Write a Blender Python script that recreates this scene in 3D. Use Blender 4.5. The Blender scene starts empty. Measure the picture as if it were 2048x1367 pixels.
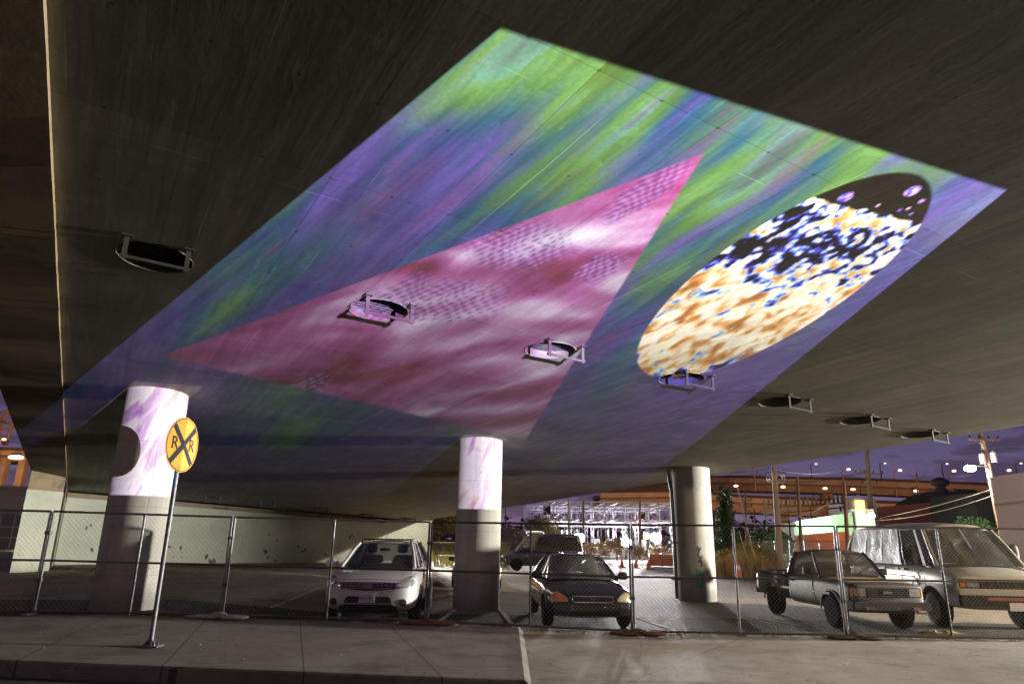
import bpy, bmesh, math, random
from mathutils import Vector, Matrix
from mathutils.bvhtree import BVHTree

R = math.radians
rnd = random.Random(11)
sc = bpy.context.scene
C = sc.collection
SIN, COS = math.sin, math.cos
HUGE = 900.0

# ------------------------------------------------------------------ camera model
K = 1.071
H = 1.55 * K
F = 1365.0
PITCH, ROLL = R(16.1), R(1.05)


def ray(u, v):
    a, b = (u - 1024) / F, -(v - 683.5) / F
    c, s = COS(ROLL), SIN(ROLL)
    x, y = a * c - b * s, a * s + b * c
    cp, sp = COS(PITCH), SIN(PITCH)
    return Vector((x, cp - y * sp, sp + y * cp))


def at(u, v, Y):
    d = ray(u, v)
    return Vector((0, 0, H)) + d * (Y / d.y)


def zg(x):
    t = max(0.0, min(1.0, (-3.6 - x) / 3.3))
    return 0.29 * t


def zs(x):                      # raised pavement left of the driveway
    if x > 0.22:
        return 0.0
    return 0.07 + 0.23 * min(1.0, -min(x, 0.0) / 7.0)


def gnd(u, v, zg=zg):
    z = 0.0
    for _ in range(12):
        d = ray(u, v)
        p = Vector((0, 0, H)) + d * ((z - H) / d.z)
        z = 0.5 * z + 0.5 * zg(p.x)
    return p


cam_d = bpy.data.cameras.new('camera')
cam = bpy.data.objects.new('camera', cam_d)
C.objects.link(cam)
fw = Vector((0, COS(PITCH), SIN(PITCH)))
upc = Vector((0, -SIN(PITCH), COS(PITCH)))
X = Vector((1, 0, 0))
rt = X * COS(ROLL) + upc * SIN(ROLL)
up = X * -SIN(ROLL) + upc * COS(ROLL)
cam.matrix_world = Matrix((
    (rt.x, up.x, -fw.x, 0), (rt.y, up.y, -fw.y, 0), (rt.z, up.z, -fw.z, H), (0, 0, 0, 1)))
cam_d.sensor_width = 36
cam_d.lens = 36 * F / 2048
cam_d.clip_start = 0.05
cam_d.clip_end = 3000
sc.camera = cam


# ------------------------------------------------------------------ node helper
class NT:
    def __init__(s, tree):
        s.t, s.n, s.l = tree, tree.nodes, tree.links

    def node(s, typ, **kw):
        q = s.n.new(typ)
        for k, v in kw.items():
            setattr(q, k, v)
        return q

    def put(s, sock, val):
        if val is None:
            return
        if isinstance(val, bpy.types.NodeSocket):
            s.l.new(val, sock)
        else:
            sock.default_value = val

    def m(s, op, a, b=None, c=None, clamp=False):
        q = s.node('ShaderNodeMath', operation=op, use_clamp=clamp)
        for i, z in enumerate((a, b, c)):
            s.put(q.inputs[i], z)
        return q.outputs[0]

    def xyz(s, x, y, z=0.0):
        q = s.node('ShaderNodeCombineXYZ')
        for i, k in enumerate((x, y, z)):
            s.put(q.inputs[i], k)
        return q.outputs[0]

    def noise(s, vec, scale=5.0, detail=2.0, rough=0.5, dist=0.0, col=False):
        q = s.node('ShaderNodeTexNoise')
        s.put(q.inputs['Vector'], vec)
        q.inputs['Scale'].default_value = scale
        q.inputs['Detail'].default_value = detail
        q.inputs['Roughness'].default_value = rough
        q.inputs['Distortion'].default_value = dist
        return q.outputs['Color' if col else 'Fac']

    def ramp(s, fac, stops, interp='LINEAR'):
        q = s.node('ShaderNodeValToRGB')
        q.color_ramp.interpolation = interp
        e = q.color_ramp.elements
        while len(e) < len(stops):
            e.new(0.5)
        for k, (p, c) in zip(e, stops):
            k.position = p
            k.color = (c[0], c[1], c[2], 1) if isinstance(c, (tuple, list)) else (c, c, c, 1)
        s.put(q.inputs[0], fac)
        return q.outputs[0]

    def mix(s, fac, a, b, typ='MIX'):
        q = s.node('ShaderNodeMix', data_type='RGBA', blend_type=typ)
        s.put(q.inputs[0], fac)
        for sock, v in ((q.inputs[6], a), (q.inputs[7], b)):
            if isinstance(v, (tuple, list)):
                v = (v[0], v[1], v[2], 1)
            s.put(sock, v)
        return q.outputs[2]

    def step(s, x, lo, hi):
        q = s.node('ShaderNodeMapRange', interpolation_type='SMOOTHSTEP', clamp=True)
        s.put(q.inputs[0], x)
        q.inputs[1].default_value = lo
        q.inputs[2].default_value = hi
        return q.outputs[0]


_M = {}


def mat(name, col, rough=0.6, metal=0.0, scale=6.0, amt=0.25, bump=0.0, bscale=40.0, coat=0.0, spec=0.5,
        stretch=(1, 1, 1), dirt=None, trans=None, emit=None):
    """procedural principled material: two noises vary the base colour, a third one the relief"""
    if name in _M:
        return _M[name]
    m = bpy.data.materials.new(name)
    m.use_nodes = True
    N = NT(m.node_tree)
    p = N.n['Principled BSDF']
    tc = N.node('ShaderNodeTexCoord').outputs['Object']
    mp = N.node('ShaderNodeMapping')
    mp.inputs['Scale'].default_value = stretch
    N.put(mp.inputs['Vector'], tc)
    v = mp.outputs[0]
    n1 = N.noise(v, scale, 5, 0.6)
    n2 = N.noise(v, scale * 7, 3, 0.6)
    f = N.m('ADD', N.m('MULTIPLY', n1, 0.65), N.m('MULTIPLY', n2, 0.35))
    lo = [c * (1 - amt) for c in col]
    hi = [min(1, c * (1 + amt)) for c in col]
    colr = N.ramp(f, [(0.3, lo), (0.7, hi)])
    if dirt:
        d = N.step(N.noise(v, dirt[1], 6, 0.65), dirt[2], dirt[2] + 0.16)
        colr = N.mix(d, colr, dirt[0])
    N.put(p.inputs['Base Color'], colr)
    rr = N.m('ADD', rough - 0.08, N.m('MULTIPLY', n2, 0.16), clamp=True)
    N.put(p.inputs['Roughness'], rr)
    p.inputs['Metallic'].default_value = metal
    p.inputs['Coat Weight'].default_value = coat
    p.inputs['Coat Roughness'].default_value = 0.05
    p.inputs['Specular IOR Level'].default_value = spec
    if emit:
        p.inputs['Emission Color'].default_value = (*emit[0], 1)
        p.inputs['Emission Strength'].default_value = emit[1]
    if bump:
        b = N.node('ShaderNodeBump')
        b.inputs['Strength'].default_value = bump
        b.inputs['Distance'].default_value = 0.02
        N.put(b.inputs['Height'], N.noise(v, bscale, 6, 0.65))
        N.put(p.inputs['Normal'], b.outputs[0])
    _M[name] = m
    return m


def glass(name, tint=(0.8, 0.85, 0.85), alpha=0.8, rough=0.03, haze=(0.4, 0.4, 0.38), hazef=0.06):
    if name in _M:
        return _M[name]
    m = bpy.data.materials.new(name)
    m.use_nodes = True
    N = NT(m.node_tree)
    N.n.remove(N.n['Principled BSDF'])
    out = N.n['Material Output']
    tr = N.node('ShaderNodeBsdfTransparent')
    tr.inputs[0].default_value = (*tint, 1)
    gl = N.node('ShaderNodeBsdfGlossy')
    gl.inputs['Roughness'].default_value = rough
    df = N.node('ShaderNodeBsdfDiffuse')
    df.inputs[0].default_value = (*haze, 1)
    fr = N.node('ShaderNodeLayerWeight')
    fr.inputs[0].default_value = 0.5
    f = N.m('MULTIPLY_ADD', fr.outputs['Fresnel'], 0.7, 0.05)
    m1 = N.node('ShaderNodeMixShader')
    tcn = N.node('ShaderNodeTexCoord').outputs['Object']
    N.put(m1.inputs[0], N.m('MULTIPLY', N.noise(tcn, 3.0, 5, 0.6), hazef * 2))
    N.put(m1.inputs[1], tr.outputs[0])
    N.put(m1.inputs[2], df.outputs[0])
    m2 = N.node('ShaderNodeMixShader')
    N.put(m2.inputs[0], f)
    N.put(m2.inputs[1], m1.outputs[0])
    N.put(m2.inputs[2], gl.outputs[0])
    N.put(out.inputs[0], m2.outputs[0])
    _M[name] = m
    return m


def emis(name, col, st):
    if name in _M:
        return _M[name]
    m = bpy.data.materials.new(name)
    m.use_nodes = True
    N = NT(m.node_tree)
    p = N.n['Principled BSDF']
    p.inputs['Base Color'].default_value = (*col, 1)
    p.inputs['Emission Color'].default_value = (*col, 1)
    p.inputs['Emission Strength'].default_value = st
    _M[name] = m
    return m


# ------------------------------------------------------------------ mesh helper
class MB:
    def __init__(s):
        s.v, s.f, s.mi = [], [], []
        s.cur = 0

    def add(s, vs, fs):
        o = len(s.v)
        s.v += [tuple(p) for p in vs]
        s.f += [tuple(i + o for i in f) for f in fs]
        s.mi += [s.cur] * len(fs)

    def box(s, c, d, ax=None):
        ax = ax or (Vector((1, 0, 0)), Vector((0, 1, 0)), Vector((0, 0, 1)))
        c = Vector(c)
        vs = [c + ax[0] * (d[0] / 2 * i) + ax[1] * (d[1] / 2 * j) + ax[2] * (d[2] / 2 * k)
              for k in (-1, 1) for j in (-1, 1) for i in (-1, 1)]
        s.add(vs, [(0, 2, 3, 1), (4, 5, 7, 6), (0, 1, 5, 4), (2, 6, 7, 3), (0, 4, 6, 2), (1, 3, 7, 5)])

    def bbox(s, lo, hi):
        s.box([(a + b) / 2 for a, b in zip(lo, hi)], [b - a for a, b in zip(lo, hi)])

    def beam(s, a, b, w, h, upv=(0, 0, 1)):
        a, b = Vector(a), Vector(b)
        d = (b - a)
        L = d.length
        d.normalize()
        u = Vector(upv)
        x = d.cross(u)
        if x.length < 1e-4:
            x = Vector((1, 0, 0))
        x.normalize()
        y = x.cross(d)
        s.box((a + b) / 2, (w, L, h), (x, d, y))

    def tube(s, pts, r, n=8, caps=True):
        pts = [Vector(p) for p in pts]
        rs = r if isinstance(r, (list, tuple)) else [r] * len(pts)
        rings = []
        ref = None
        for i, p in enumerate(pts):
            d = (pts[min(i + 1, len(pts) - 1)] - pts[max(i - 1, 0)]).normalized()
            if ref is None:
                ref = Vector((0, 0, 1)) if abs(d.z) < 0.9 else Vector((1, 0, 0))
            x = d.cross(ref).normalized()
            y = x.cross(d).normalized()
            rings.append([p + (x * COS(2 * math.pi * k / n) + y * SIN(2 * math.pi * k / n)) * rs[i] for k in range(n)])
        vs = [q for g in rings for q in g]
        fs = []
        for i in range(len(pts) - 1):
            for k in range(n):
                a, b = i * n + k, i * n + (k + 1) % n
                fs.append((a, b, b + n, a + n))
        if caps:
            fs.append(tuple(range(n))[::-1])
            fs.append(tuple(range((len(pts) - 1) * n, len(pts) * n)))
        s.add(vs, fs)

    def lathe(s, c, prof, n=24, axis='z'):
        """prof: (radius, height) list, spun about an axis"""
        c = Vector(c)
        vs, fs = [], []
        for (r, h) in prof:
            for k in range(n):
                a = 2 * math.pi * k / n
                p = (r * COS(a), r * SIN(a), h)
                if axis == 'x':
                    p = (h, p[0], p[1])
                elif axis == 'y':
                    p = (p[0], h, p[1])
                vs.append(c + Vector(p))
        for i in range(len(prof) - 1):
            for k in range(n):
                a, b = i * n + k, i * n + (k + 1) % n
                fs.append((a, b, b + n, a + n))
        if prof[0][0] > 0.001:
            fs.append(tuple(range(n))[::-1])
        if prof[-1][0] > 0.001:
            fs.append(tuple(range((len(prof) - 1) * n, len(prof) * n)))
        s.add(vs, fs)

    def prism(s, poly, a, b):
        """poly: list of Vectors at the near side, extruded by vector b-a"""
        e = Vector(b) - Vector(a)
        n = len(poly)
        vs = [Vector(p) for p in poly] + [Vector(p) + e for p in poly]
        fs = [tuple(range(n)), tuple(range(n, 2 * n))[::-1]]
        fs += [(i, i + n, (i + 1) % n + n, (i + 1) % n) for i in range(n)]
        s.add(vs, fs)

    def ell(s, c, r, e=0.8, n=14, m=9):
        c = Vector(c)
        sg = lambda x, p: math.copysign(abs(x) ** p, x)
        vs, fs = [], []
        for i in range(m + 1):
            ph = -math.pi / 2 + math.pi * i / m
            for k in range(n):
                th = 2 * math.pi * k / n
                vs.append(c + Vector((r[0] * sg(COS(ph), e) * sg(COS(th), e), r[1] * sg(COS(ph), e) * sg(SIN(th), e), r[2] * sg(SIN(ph), e))))
        for i in range(m):
            for k in range(n):
                a, b = i * n + k, i * n + (k + 1) % n
                fs.append((a, b, b + n, a + n))
        s.add(vs, fs)

    def build(s, name, m, parent=None, smooth=None, world=False):
        me = bpy.data.meshes.new(name)
        me.from_pydata(s.v, [], s.f)
        ms = m if isinstance(m, (list, tuple)) else [m]
        for k in ms:
            me.materials.append(k)
        if len(ms) > 1:
            me.polygons.foreach_set('material_index', s.mi)
        bm = bmesh.new()
        bm.from_mesh(me)
        bmesh.ops.remove_doubles(bm, verts=bm.verts, dist=1e-5)
        bmesh.ops.recalc_face_normals(bm, faces=bm.faces)
        bm.to_mesh(me)
        bm.free()
        if smooth:
            for p in me.polygons:
                p.use_smooth = True
            me.set_sharp_from_angle(angle=R(smooth))
        return link(name, me, parent, world)


def link(name, me, parent=None, world=False):
    o = bpy.data.objects.new(name, me)
    C.objects.link(o)
    if parent is not None:
        o.parent = parent
        if world:
            r = parent
            off = Vector((0, 0, 0))
            while r is not None:
                off += Vector(r.location)
                r = r.parent
            me.transform(Matrix.Translation(-off))
    return o


def tag(o, label, cat, group=None):
    o['label'] = label
    o['category'] = cat
    if group:
        o['group'] = group
    return o


def thing(name, label, cat, loc=(0, 0, 0), rz=0.0, group=None):
    o = bpy.data.objects.new(name, None)
    C.objects.link(o)
    o.location = loc
    o.rotation_euler = (0, 0, rz)
    return tag(o, label, cat, group)


def kind(o, k):
    o['kind'] = k
    return o


def copy_tree(o, parent=None):
    c = o.copy()
    C.objects.link(c)
    if parent is not None:
        c.parent = parent
    for ch in list(o.children):
        copy_tree(ch, c)
    return c


def text_mesh(name, body, size, m, parent, M, depth=0.002):
    cu = bpy.data.curves.new(name, 'FONT')
    cu.body = body
    cu.size = size
    cu.extrude = depth
    cu.align_x = 'CENTER'
    cu.align_y = 'CENTER'
    o = bpy.data.objects.new(name, cu)
    C.objects.link(o)
    bpy.context.view_layer.update()
    me = bpy.data.meshes.new_from_object(o.evaluated_get(bpy.context.evaluated_depsgraph_get()))
    bpy.data.objects.remove(o)
    bpy.data.curves.remove(cu)
    me.materials.clear()
    me.materials.append(m)
    me.transform(M)
    me.name = name
    return link(name, me, parent)


# ------------------------------------------------------------------ materials
def concrete_soffit():
    m = bpy.data.materials.new('soffit_concrete')
    m.use_nodes = True
    N = NT(m.node_tree)
    p = N.n['Principled BSDF']
    tc = N.node('ShaderNodeTexCoord').outputs['Object']
    mp = N.node('ShaderNodeMapping')
    mp.inputs['Rotation'].default_value = (0, 0, R(-31.1))   # x across, y along the bridge
    N.put(mp.inputs['Vector'], tc)
    sp = N.node('ShaderNodeSeparateXYZ')
    N.put(sp.inputs[0], mp.outputs[0])
    x, y = sp.outputs[0], sp.outputs[1]
    board = N.noise(N.xyz(N.m('MULTIPLY', x, 5.5), N.m('MULTIPLY', y, 0.5), 0.0), 1.0, 5, 0.62)
    blot = N.noise(N.xyz(x, y, 0.0), 0.8, 6, 0.6)
    fine = N.noise(N.xyz(x, y, 0.0), 22, 4, 0.6)
    f = N.m('ADD', N.m('ADD', N.m('MULTIPLY', board, 0.45), N.m('MULTIPLY', blot, 0.35)), N.m('MULTIPLY', fine, 0.2))
    col = N.ramp(f, [(0.32, (0.125, 0.112, 0.086)), (0.5, (0.195, 0.18, 0.142)), (0.66, (0.29, 0.272, 0.226))])
    # form-board joints along the bridge every 2.4 m and pour joints across every 7 m, broken up by noise
    def joint(c, per, w, brk):
        d = N.m('ABSOLUTE', N.m('SUBTRACT', N.m('FRACT', N.m('DIVIDE', N.m('ADD', c, N.m('MULTIPLY', blot, 0.04)), per)), 0.5))
        return N.m('MULTIPLY', N.m('LESS_THAN', d, w / per / 2), N.step(N.noise(N.xyz(x, y, 3.0), brk, 2), 0.5, 0.62))
    j = N.m('MAXIMUM', joint(x, 1.22, 0.012, 0.6), joint(y, 2.44, 0.016, 1.1))
    col = N.mix(N.m('MULTIPLY', j, 0.4), col, (0.5, 0.48, 0.43))
    def joint2(c, per, w):
        d = N.m('ABSOLUTE', N.m('SUBTRACT', N.m('FRACT', N.m('DIVIDE', N.m('ADD', c, 0.37), per)), 0.5))
        return N.m('LESS_THAN', d, w / per / 2)
    j2 = N.m('MAXIMUM', N.m('MAXIMUM', joint2(x, 1.22, 0.012), joint2(y, 2.44, 0.01)), N.m('MULTIPLY', joint2(x, 0.14, 0.006), .35))
    col = N.mix(N.m('MULTIPLY', j2, 0.45), col, (0.075, 0.068, 0.055))
    # form panels that took the mix differently, and patched repairs
    cell = N.node('ShaderNodeTexWhiteNoise', noise_dimensions='2D')
    N.put(cell.inputs['Vector'], N.xyz(N.m('FLOOR', N.m('DIVIDE', N.m('ADD', x, 0.37 - .61), 1.22)), N.m('FLOOR', N.m('DIVIDE', N.m('ADD', y, 0.37 - 1.22), 2.44))))
    col = N.mix(1.0, col, N.ramp(cell.outputs[0], [(0.0, .86), (1.0, 1.12)]), 'MULTIPLY')
    pt_ = N.step(N.noise(N.xyz(x, y, 15.0), 1.7, 3, .5), .66, .68)
    col = N.mix(N.m('MULTIPLY', pt_, .12), col, (0.4, 0.385, 0.34))
    # rust and water stains
    st = N.step(N.noise(N.xyz(N.m('MULTIPLY', x, 1.6), N.m('MULTIPLY', y, 0.35), 7.0), 1.0, 6, 0.65), 0.58, 0.75)
    col = N.mix(N.m('MULTIPLY', st, 0.6), col, (0.095, 0.075, 0.052))
    st2 = N.step(N.noise(N.xyz(N.m('MULTIPLY', x, 4.5), N.m('MULTIPLY', y, 0.8), 21.0), 1.0, 5, 0.7), 0.62, 0.7)
    col = N.mix(N.m('MULTIPLY', st2, 0.4), col, (0.33, 0.31, 0.27))
    tie = N.node('ShaderNodeVectorMath', operation='DISTANCE')
    fx = N.m('SUBTRACT', N.m('FRACT', N.m('DIVIDE', N.m('ADD', x, .37 + .305), .61)), .5)
    fyy = N.m('SUBTRACT', N.m('FRACT', N.m('DIVIDE', N.m('ADD', y, .37 + .61), 1.22)), .5)
    rr_ = N.m('SQRT', N.m('ADD', N.m('POWER', N.m('MULTIPLY', fx, .61), 2.0), N.m('POWER', N.m('MULTIPLY', fyy, 1.22), 2.0)))
    col = N.mix(N.m('MULTIPLY', N.m('LESS_THAN', rr_, .018), .6), col, (0.05, 0.045, 0.04))
    N.put(p.inputs['Base Color'], col)
    p.inputs['Roughness'].default_value = 0.85
    b = N.node('ShaderNodeBump')
    b.inputs['Strength'].default_value = 0.12
    b.inputs['Distance'].default_value = 0.008
    N.put(b.inputs['Height'], N.m('ADD', board, N.m('MULTIPLY', fine, 0.5)))
    N.put(p.inputs['Normal'], b.outputs[0])
    return m


def ground_mat(name, base, crack=(0.03, 0.03, 0.03), joints=None, stain=(0.05, 0.045, 0.04), stain_t=0.56, rough=0.85, cracks=0.5, speck=0.0):
    m = bpy.data.materials.new(name)
    m.use_nodes = True
    N = NT(m.node_tree)
    p = N.n['Principled BSDF']
    tc = N.node('ShaderNodeTexCoord').outputs['Object']
    big = N.noise(tc, 0.35, 6, 0.62)
    mid = N.noise(tc, 3.0, 5, 0.6)
    fin = N.noise(tc, 60, 3, 0.7)
    f = N.m('ADD', N.m('ADD', N.m('MULTIPLY', big, 0.4), N.m('MULTIPLY', mid, 0.3)), N.m('MULTIPLY', fin, 0.3))
    col = N.ramp(f, [(0.33, [c * 0.62 for c in base]), (0.5, base), (0.68, [min(1, c * 1.35) for c in base])])
    col = N.mix(N.m('MULTIPLY', N.step(N.noise(tc, 0.9, 6, 0.66), stain_t, stain_t + 0.15), 0.6), col, stain)
    if speck:
        sk = N.step(N.noise(tc, 11, 2, 0.5), 0.7, 0.74)
        col = N.mix(N.m('MULTIPLY', sk, speck), col, (0.4, 0.38, 0.35))
    gv = N.node('ShaderNodeTexVoronoi', feature='F1')
    gv.inputs['Scale'].default_value = 2.6
    N.put(gv.inputs['Vector'], tc)
    gum = N.m('MULTIPLY', N.m('LESS_THAN', gv.outputs['Distance'], .07), N.step(N.noise(tc, 1.1, 2), .45, .6))
    col = N.mix(N.m('MULTIPLY', gum, .55), col, [c * .35 for c in base])
    if cracks:
        vo = N.node('ShaderNodeTexVoronoi', feature='DISTANCE_TO_EDGE')
        vo.inputs['Scale'].default_value = 0.45
        wob = N.node('ShaderNodeVectorMath', operation='ADD')
        N.put(wob.inputs[0], tc)
        sc_ = N.node('ShaderNodeVectorMath', operation='SCALE')
        N.put(sc_.inputs[0], N.noise(tc, 1.5, 4, 0.6, col=True))
        sc_.inputs['Scale'].default_value = 0.8
        N.put(wob.inputs[1], sc_.outputs[0])
        N.put(vo.inputs['Vector'], wob.outputs[0])
        ck = N.m('MULTIPLY', N.m('LESS_THAN', vo.outputs['Distance'], N.m('MULTIPLY', N.step(N.noise(tc, .8, 3, .5), .42, .6), 0.005)), cracks)
        col = N.mix(ck, col, crack)
    if joints:
        mp = N.node('ShaderNodeMapping')
        mp.inputs['Rotation'].default_value = (0, 0, joints[1])
        N.put(mp.inputs['Vector'], tc)
        sp = N.node('ShaderNodeSeparateXYZ')
        N.put(sp.inputs[0], mp.outputs[0])
        jj = None
        for o_, per in ((0, joints[0]), (1, joints[2])):
            d = N.m('ABSOLUTE', N.m('SUBTRACT', N.m('FRACT', N.m('ADD', N.m('DIVIDE', sp.outputs[o_], per), 0.31)), 0.5))
            e = N.m('LESS_THAN', d, 0.010 / per)
            jj = e if jj is None else N.m('MAXIMUM', jj, e)
        col = N.mix(N.m('MULTIPLY', jj, 0.75), col, [c * 0.25 for c in base])
    N.put(p.inputs['Base Color'], col)
    p.inputs['Roughness'].default_value = rough
    p.inputs['Specular IOR Level'].default_value = 0.12
    b = N.node('ShaderNodeBump')
    b.inputs['Strength'].default_value = 0.5
    b.inputs['Distance'].default_value = 0.012
    N.put(b.inputs['Height'], N.m('ADD', fin, mid))
    N.put(p.inputs['Normal'], b.outputs[0])
    return m


def column_mat():
    m = bpy.data.materials.new('column_concrete')
    m.use_nodes = True
    N = NT(m.node_tree)
    p = N.n['Principled BSDF']
    tc = N.node('ShaderNodeTexCoord').outputs['Object']
    sp = N.node('ShaderNodeSeparateXYZ')
    N.put(sp.inputs[0], tc)
    x, y, z = sp.outputs
    blot = N.noise(tc, 1.6, 6, .62)
    drip = N.noise(N.xyz(N.m('MULTIPLY', x, 7.0), N.m('MULTIPLY', y, 7.0), N.m('MULTIPLY', z, .5)), 1.0, 5, .62)
    fine = N.noise(tc, 45, 4, .65)
    f = N.m('ADD', N.m('ADD', N.m('MULTIPLY', blot, .4), N.m('MULTIPLY', drip, .35)), N.m('MULTIPLY', fine, .25))
    col = N.ramp(f, [(.33, (.25, .235, .205)), (.5, (.35, .335, .30)), (.66, (.44, .425, .39))])
    ang = N.m('ARCTAN2', y, x)
    seam = N.m('LESS_THAN', N.m('ABSOLUTE', N.m('SUBTRACT', N.m('FRACT', N.m('ADD', N.m('MULTIPLY', ang, .3183), .77)), .5)), .006)
    lift = N.m('LESS_THAN', N.m('ABSOLUTE', N.m('SUBTRACT', N.m('FRACT', N.m('DIVIDE', z, 1.22)), .5)), .006)
    col = N.mix(N.m('MULTIPLY', N.m('MAXIMUM', seam, lift), .45), col, (.16, .15, .13))
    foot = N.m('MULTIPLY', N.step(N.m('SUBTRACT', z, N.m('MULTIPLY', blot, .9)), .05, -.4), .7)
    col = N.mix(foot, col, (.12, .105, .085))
    scuff = N.step(N.noise(N.xyz(N.m('MULTIPLY', x, 3.0), N.m('MULTIPLY', y, 3.0), N.m('MULTIPLY', z, 6.0)), 1.0, 5, .7), .63, .70)
    col = N.mix(N.m('MULTIPLY', scuff, .45), col, (.17, .155, .135))
    N.put(p.inputs['Base Color'], col)
    p.inputs['Roughness'].default_value = .88
    b = N.node('ShaderNodeBump')
    b.inputs['Strength'].default_value = .3
    b.inputs['Distance'].default_value = .012
    N.put(b.inputs['Height'], N.m('ADD', fine, blot))
    N.put(p.inputs['Normal'], b.outputs[0])
    return m


CONC = column_mat()
CONC_D = mat('edge_concrete', (0.24, 0.18, 0.11), 0.9, scale=1.4, amt=0.2, bump=0.08, bscale=25, dirt=((0.13, 0.11, 0.09), 1.2, 0.55))
SOFF = concrete_soffit()
GALV = mat('galvanised_steel', (0.14, 0.143, 0.15), 0.5, 0.6, scale=20, amt=0.3, bump=0.1)
GALV_D = mat('weathered_steel', (0.085, 0.08, 0.078), 0.55, 0.6, scale=14, amt=0.35, bump=0.1, dirt=((0.1, 0.06, 0.04), 5, 0.6))
WIRE = mat('fence_wire', (0.35, 0.35, 0.35), 0.4, 0.85, scale=10, amt=0.3)
BLACKM = mat('black_iron', (0.03, 0.03, 0.03), 0.6, 0.5, scale=12, amt=0.4, bump=0.1)
RUST = mat('painted_bracket', (0.06, 0.057, 0.053), 0.8, 0.0, spec=.1, scale=14, amt=0.3, bump=0.15, dirt=((0.14, 0.08, 0.05), 7, 0.58))
TYRE = mat('tyre_rubber', (0.013, 0.013, 0.013), 0.9, scale=18, amt=0.3, bump=0.2, spec=.1)
RIMM = mat('alloy_rim', (0.45, 0.45, 0.46), 0.35, 0.8, scale=10, amt=0.2)
PLAST = mat('black_plastic', (0.016, 0.016, 0.018), 0.55, scale=15, amt=0.3, spec=.3)
CHROME = mat('chrome_trim', (0.6, 0.6, 0.62), 0.15, 1.0, scale=6, amt=0.1)
SEATM = mat('seat_fabric', (0.035, 0.035, 0.038), 0.9, scale=20, amt=0.3)
LENS = mat('lamp_lens', (0.45, 0.45, 0.45), 0.08, 0.5, scale=25, amt=0.4, coat=1.0)
AMBER = mat('amber_lens', (0.6, 0.22, 0.05), 0.15, 0.0, scale=25, amt=0.4, coat=1.0)
LENSY = mat('yellowed_lens', (0.5, 0.42, 0.27), 0.18, 0.1, scale=22, amt=0.35, coat=0.8)
PLATE = mat('plate_paint', (0.62, 0.6, 0.6), 0.4, scale=9, amt=0.15)
PLATETX = mat('plate_blue', (0.05, 0.06, 0.2), 0.5)
GLASS = glass('car_glass', (0.72, 0.76, 0.74))
GLASS_D = glass('dusty_glass', (0.62, 0.64, 0.6), haze=(0.45, 0.44, 0.38), hazef=0.22)
GLASS_B = glass('dark_glass', (0.06, 0.065, 0.07))
WOODP = mat('pole_wood', (0.16, 0.105, 0.065), 0.9, scale=3, amt=0.4, bump=0.4, bscale=12, stretch=(4, 4, 0.3))
WOOD_LIT = mat('floodlit_pole_wood', (0.42, 0.35, 0.24), 0.9, scale=3, amt=0.3, bump=0.4, bscale=12, stretch=(4, 4, 0.3))  # pole wood lightened, floodlight put into its colour

# ------------------------------------------------------------------ setting: ground
def yc(x):                       # kerb line
    return 9.25 if x > 0.22 else 8.93 + 0.075 * max(-14.0, x)


def sheet(name, xs, y0, y1, ny, dz, m, zf=zg):
    b = MB()
    vs, fs = [], []
    for x in xs:
        for j in range(ny + 1):
            t = j / ny
            a, c = y0(x), y1(x)
            vs.append((x, a + (c - a) * t, zf(x) + dz))
    w = ny + 1
    for i in range(len(xs) - 1):
        for j in range(ny):
            fs.append((i * w + j, (i + 1) * w + j, (i + 1) * w + j + 1, i * w + j + 1))
    b.add(vs, fs)
    return kind(b.build(name, m), 'structure')


xs_big = [-HUGE, -60, -30, -20, -14, -10] + [-8 + 0.5 * i for i in range(16)] + [0, 10, 25, 60, HUGE]
ASPH = ground_mat('lot_asphalt', (0.225, 0.18, 0.128), stain_t=0.52, cracks=0.7, speck=0.5)
ASPH_SHADE = ground_mat('shaded_asphalt', (0.032, 0.028, 0.025), stain_t=0.55, cracks=0.5, speck=0.4)  # lot asphalt darkened to carry the parked vehicles' shade
SIDE = ground_mat('sidewalk_concrete', (0.15, 0.138, 0.122), joints=(1.55, R(-17), 2.9), stain=(0.07, 0.06, 0.05), stain_t=.5, cracks=0.5, speck=0.3)
DRIVE = ground_mat('driveway_concrete', (0.235, 0.212, 0.178), joints=(4.6, R(33), 3.9), stain=(0.13, 0.112, 0.09), stain_t=.5, cracks=0.55, speck=0.35)
STREET = ground_mat('street_asphalt', (0.055, 0.052, 0.05), stain_t=0.6, cracks=0.3)
PAINT = ground_mat('worn_road_paint', (0.55, 0.54, 0.5), stain=(0.13, 0.12, 0.11), stain_t=0.5, cracks=0.3)
LINE_Y = K * 12.95
fy = lambda x: K * (12.95 + 0.2 * max(-14.0, min(0.0, x / K + 1.0)))          # back edge of the pavement, along the fence
sheet('ground', xs_big, lambda x: yc(x) + 0.05, lambda x: HUGE, 4, 0.0, ASPH)
sheet('sidewalk', [-60, -30, -20, -14, -10] + [-8 + 0.5 * i for i in range(17)] + [0.22], yc, fy, 6, 0.006, SIDE, zs)
sheet('driveway', [0.22, 4, 8, 16, 40], yc, fy, 6, 0.006, DRIVE)
sheet('shadow_strip', [-60, -20, -10] + [-8 + 0.5 * i for i in range(16)] + [0, 4, 8, 14], fy, lambda x: fy(x) + 2.9, 3, 0.004, ASPH_SHADE)  # shadow band behind the fence, painted as a dark strip
sheet('street', sorted(xs_big + [0.221]), lambda x: -HUGE, lambda x: 9.3, 4, -0.17, STREET, lambda x: zs(x) if x <= .22 else .07)
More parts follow.
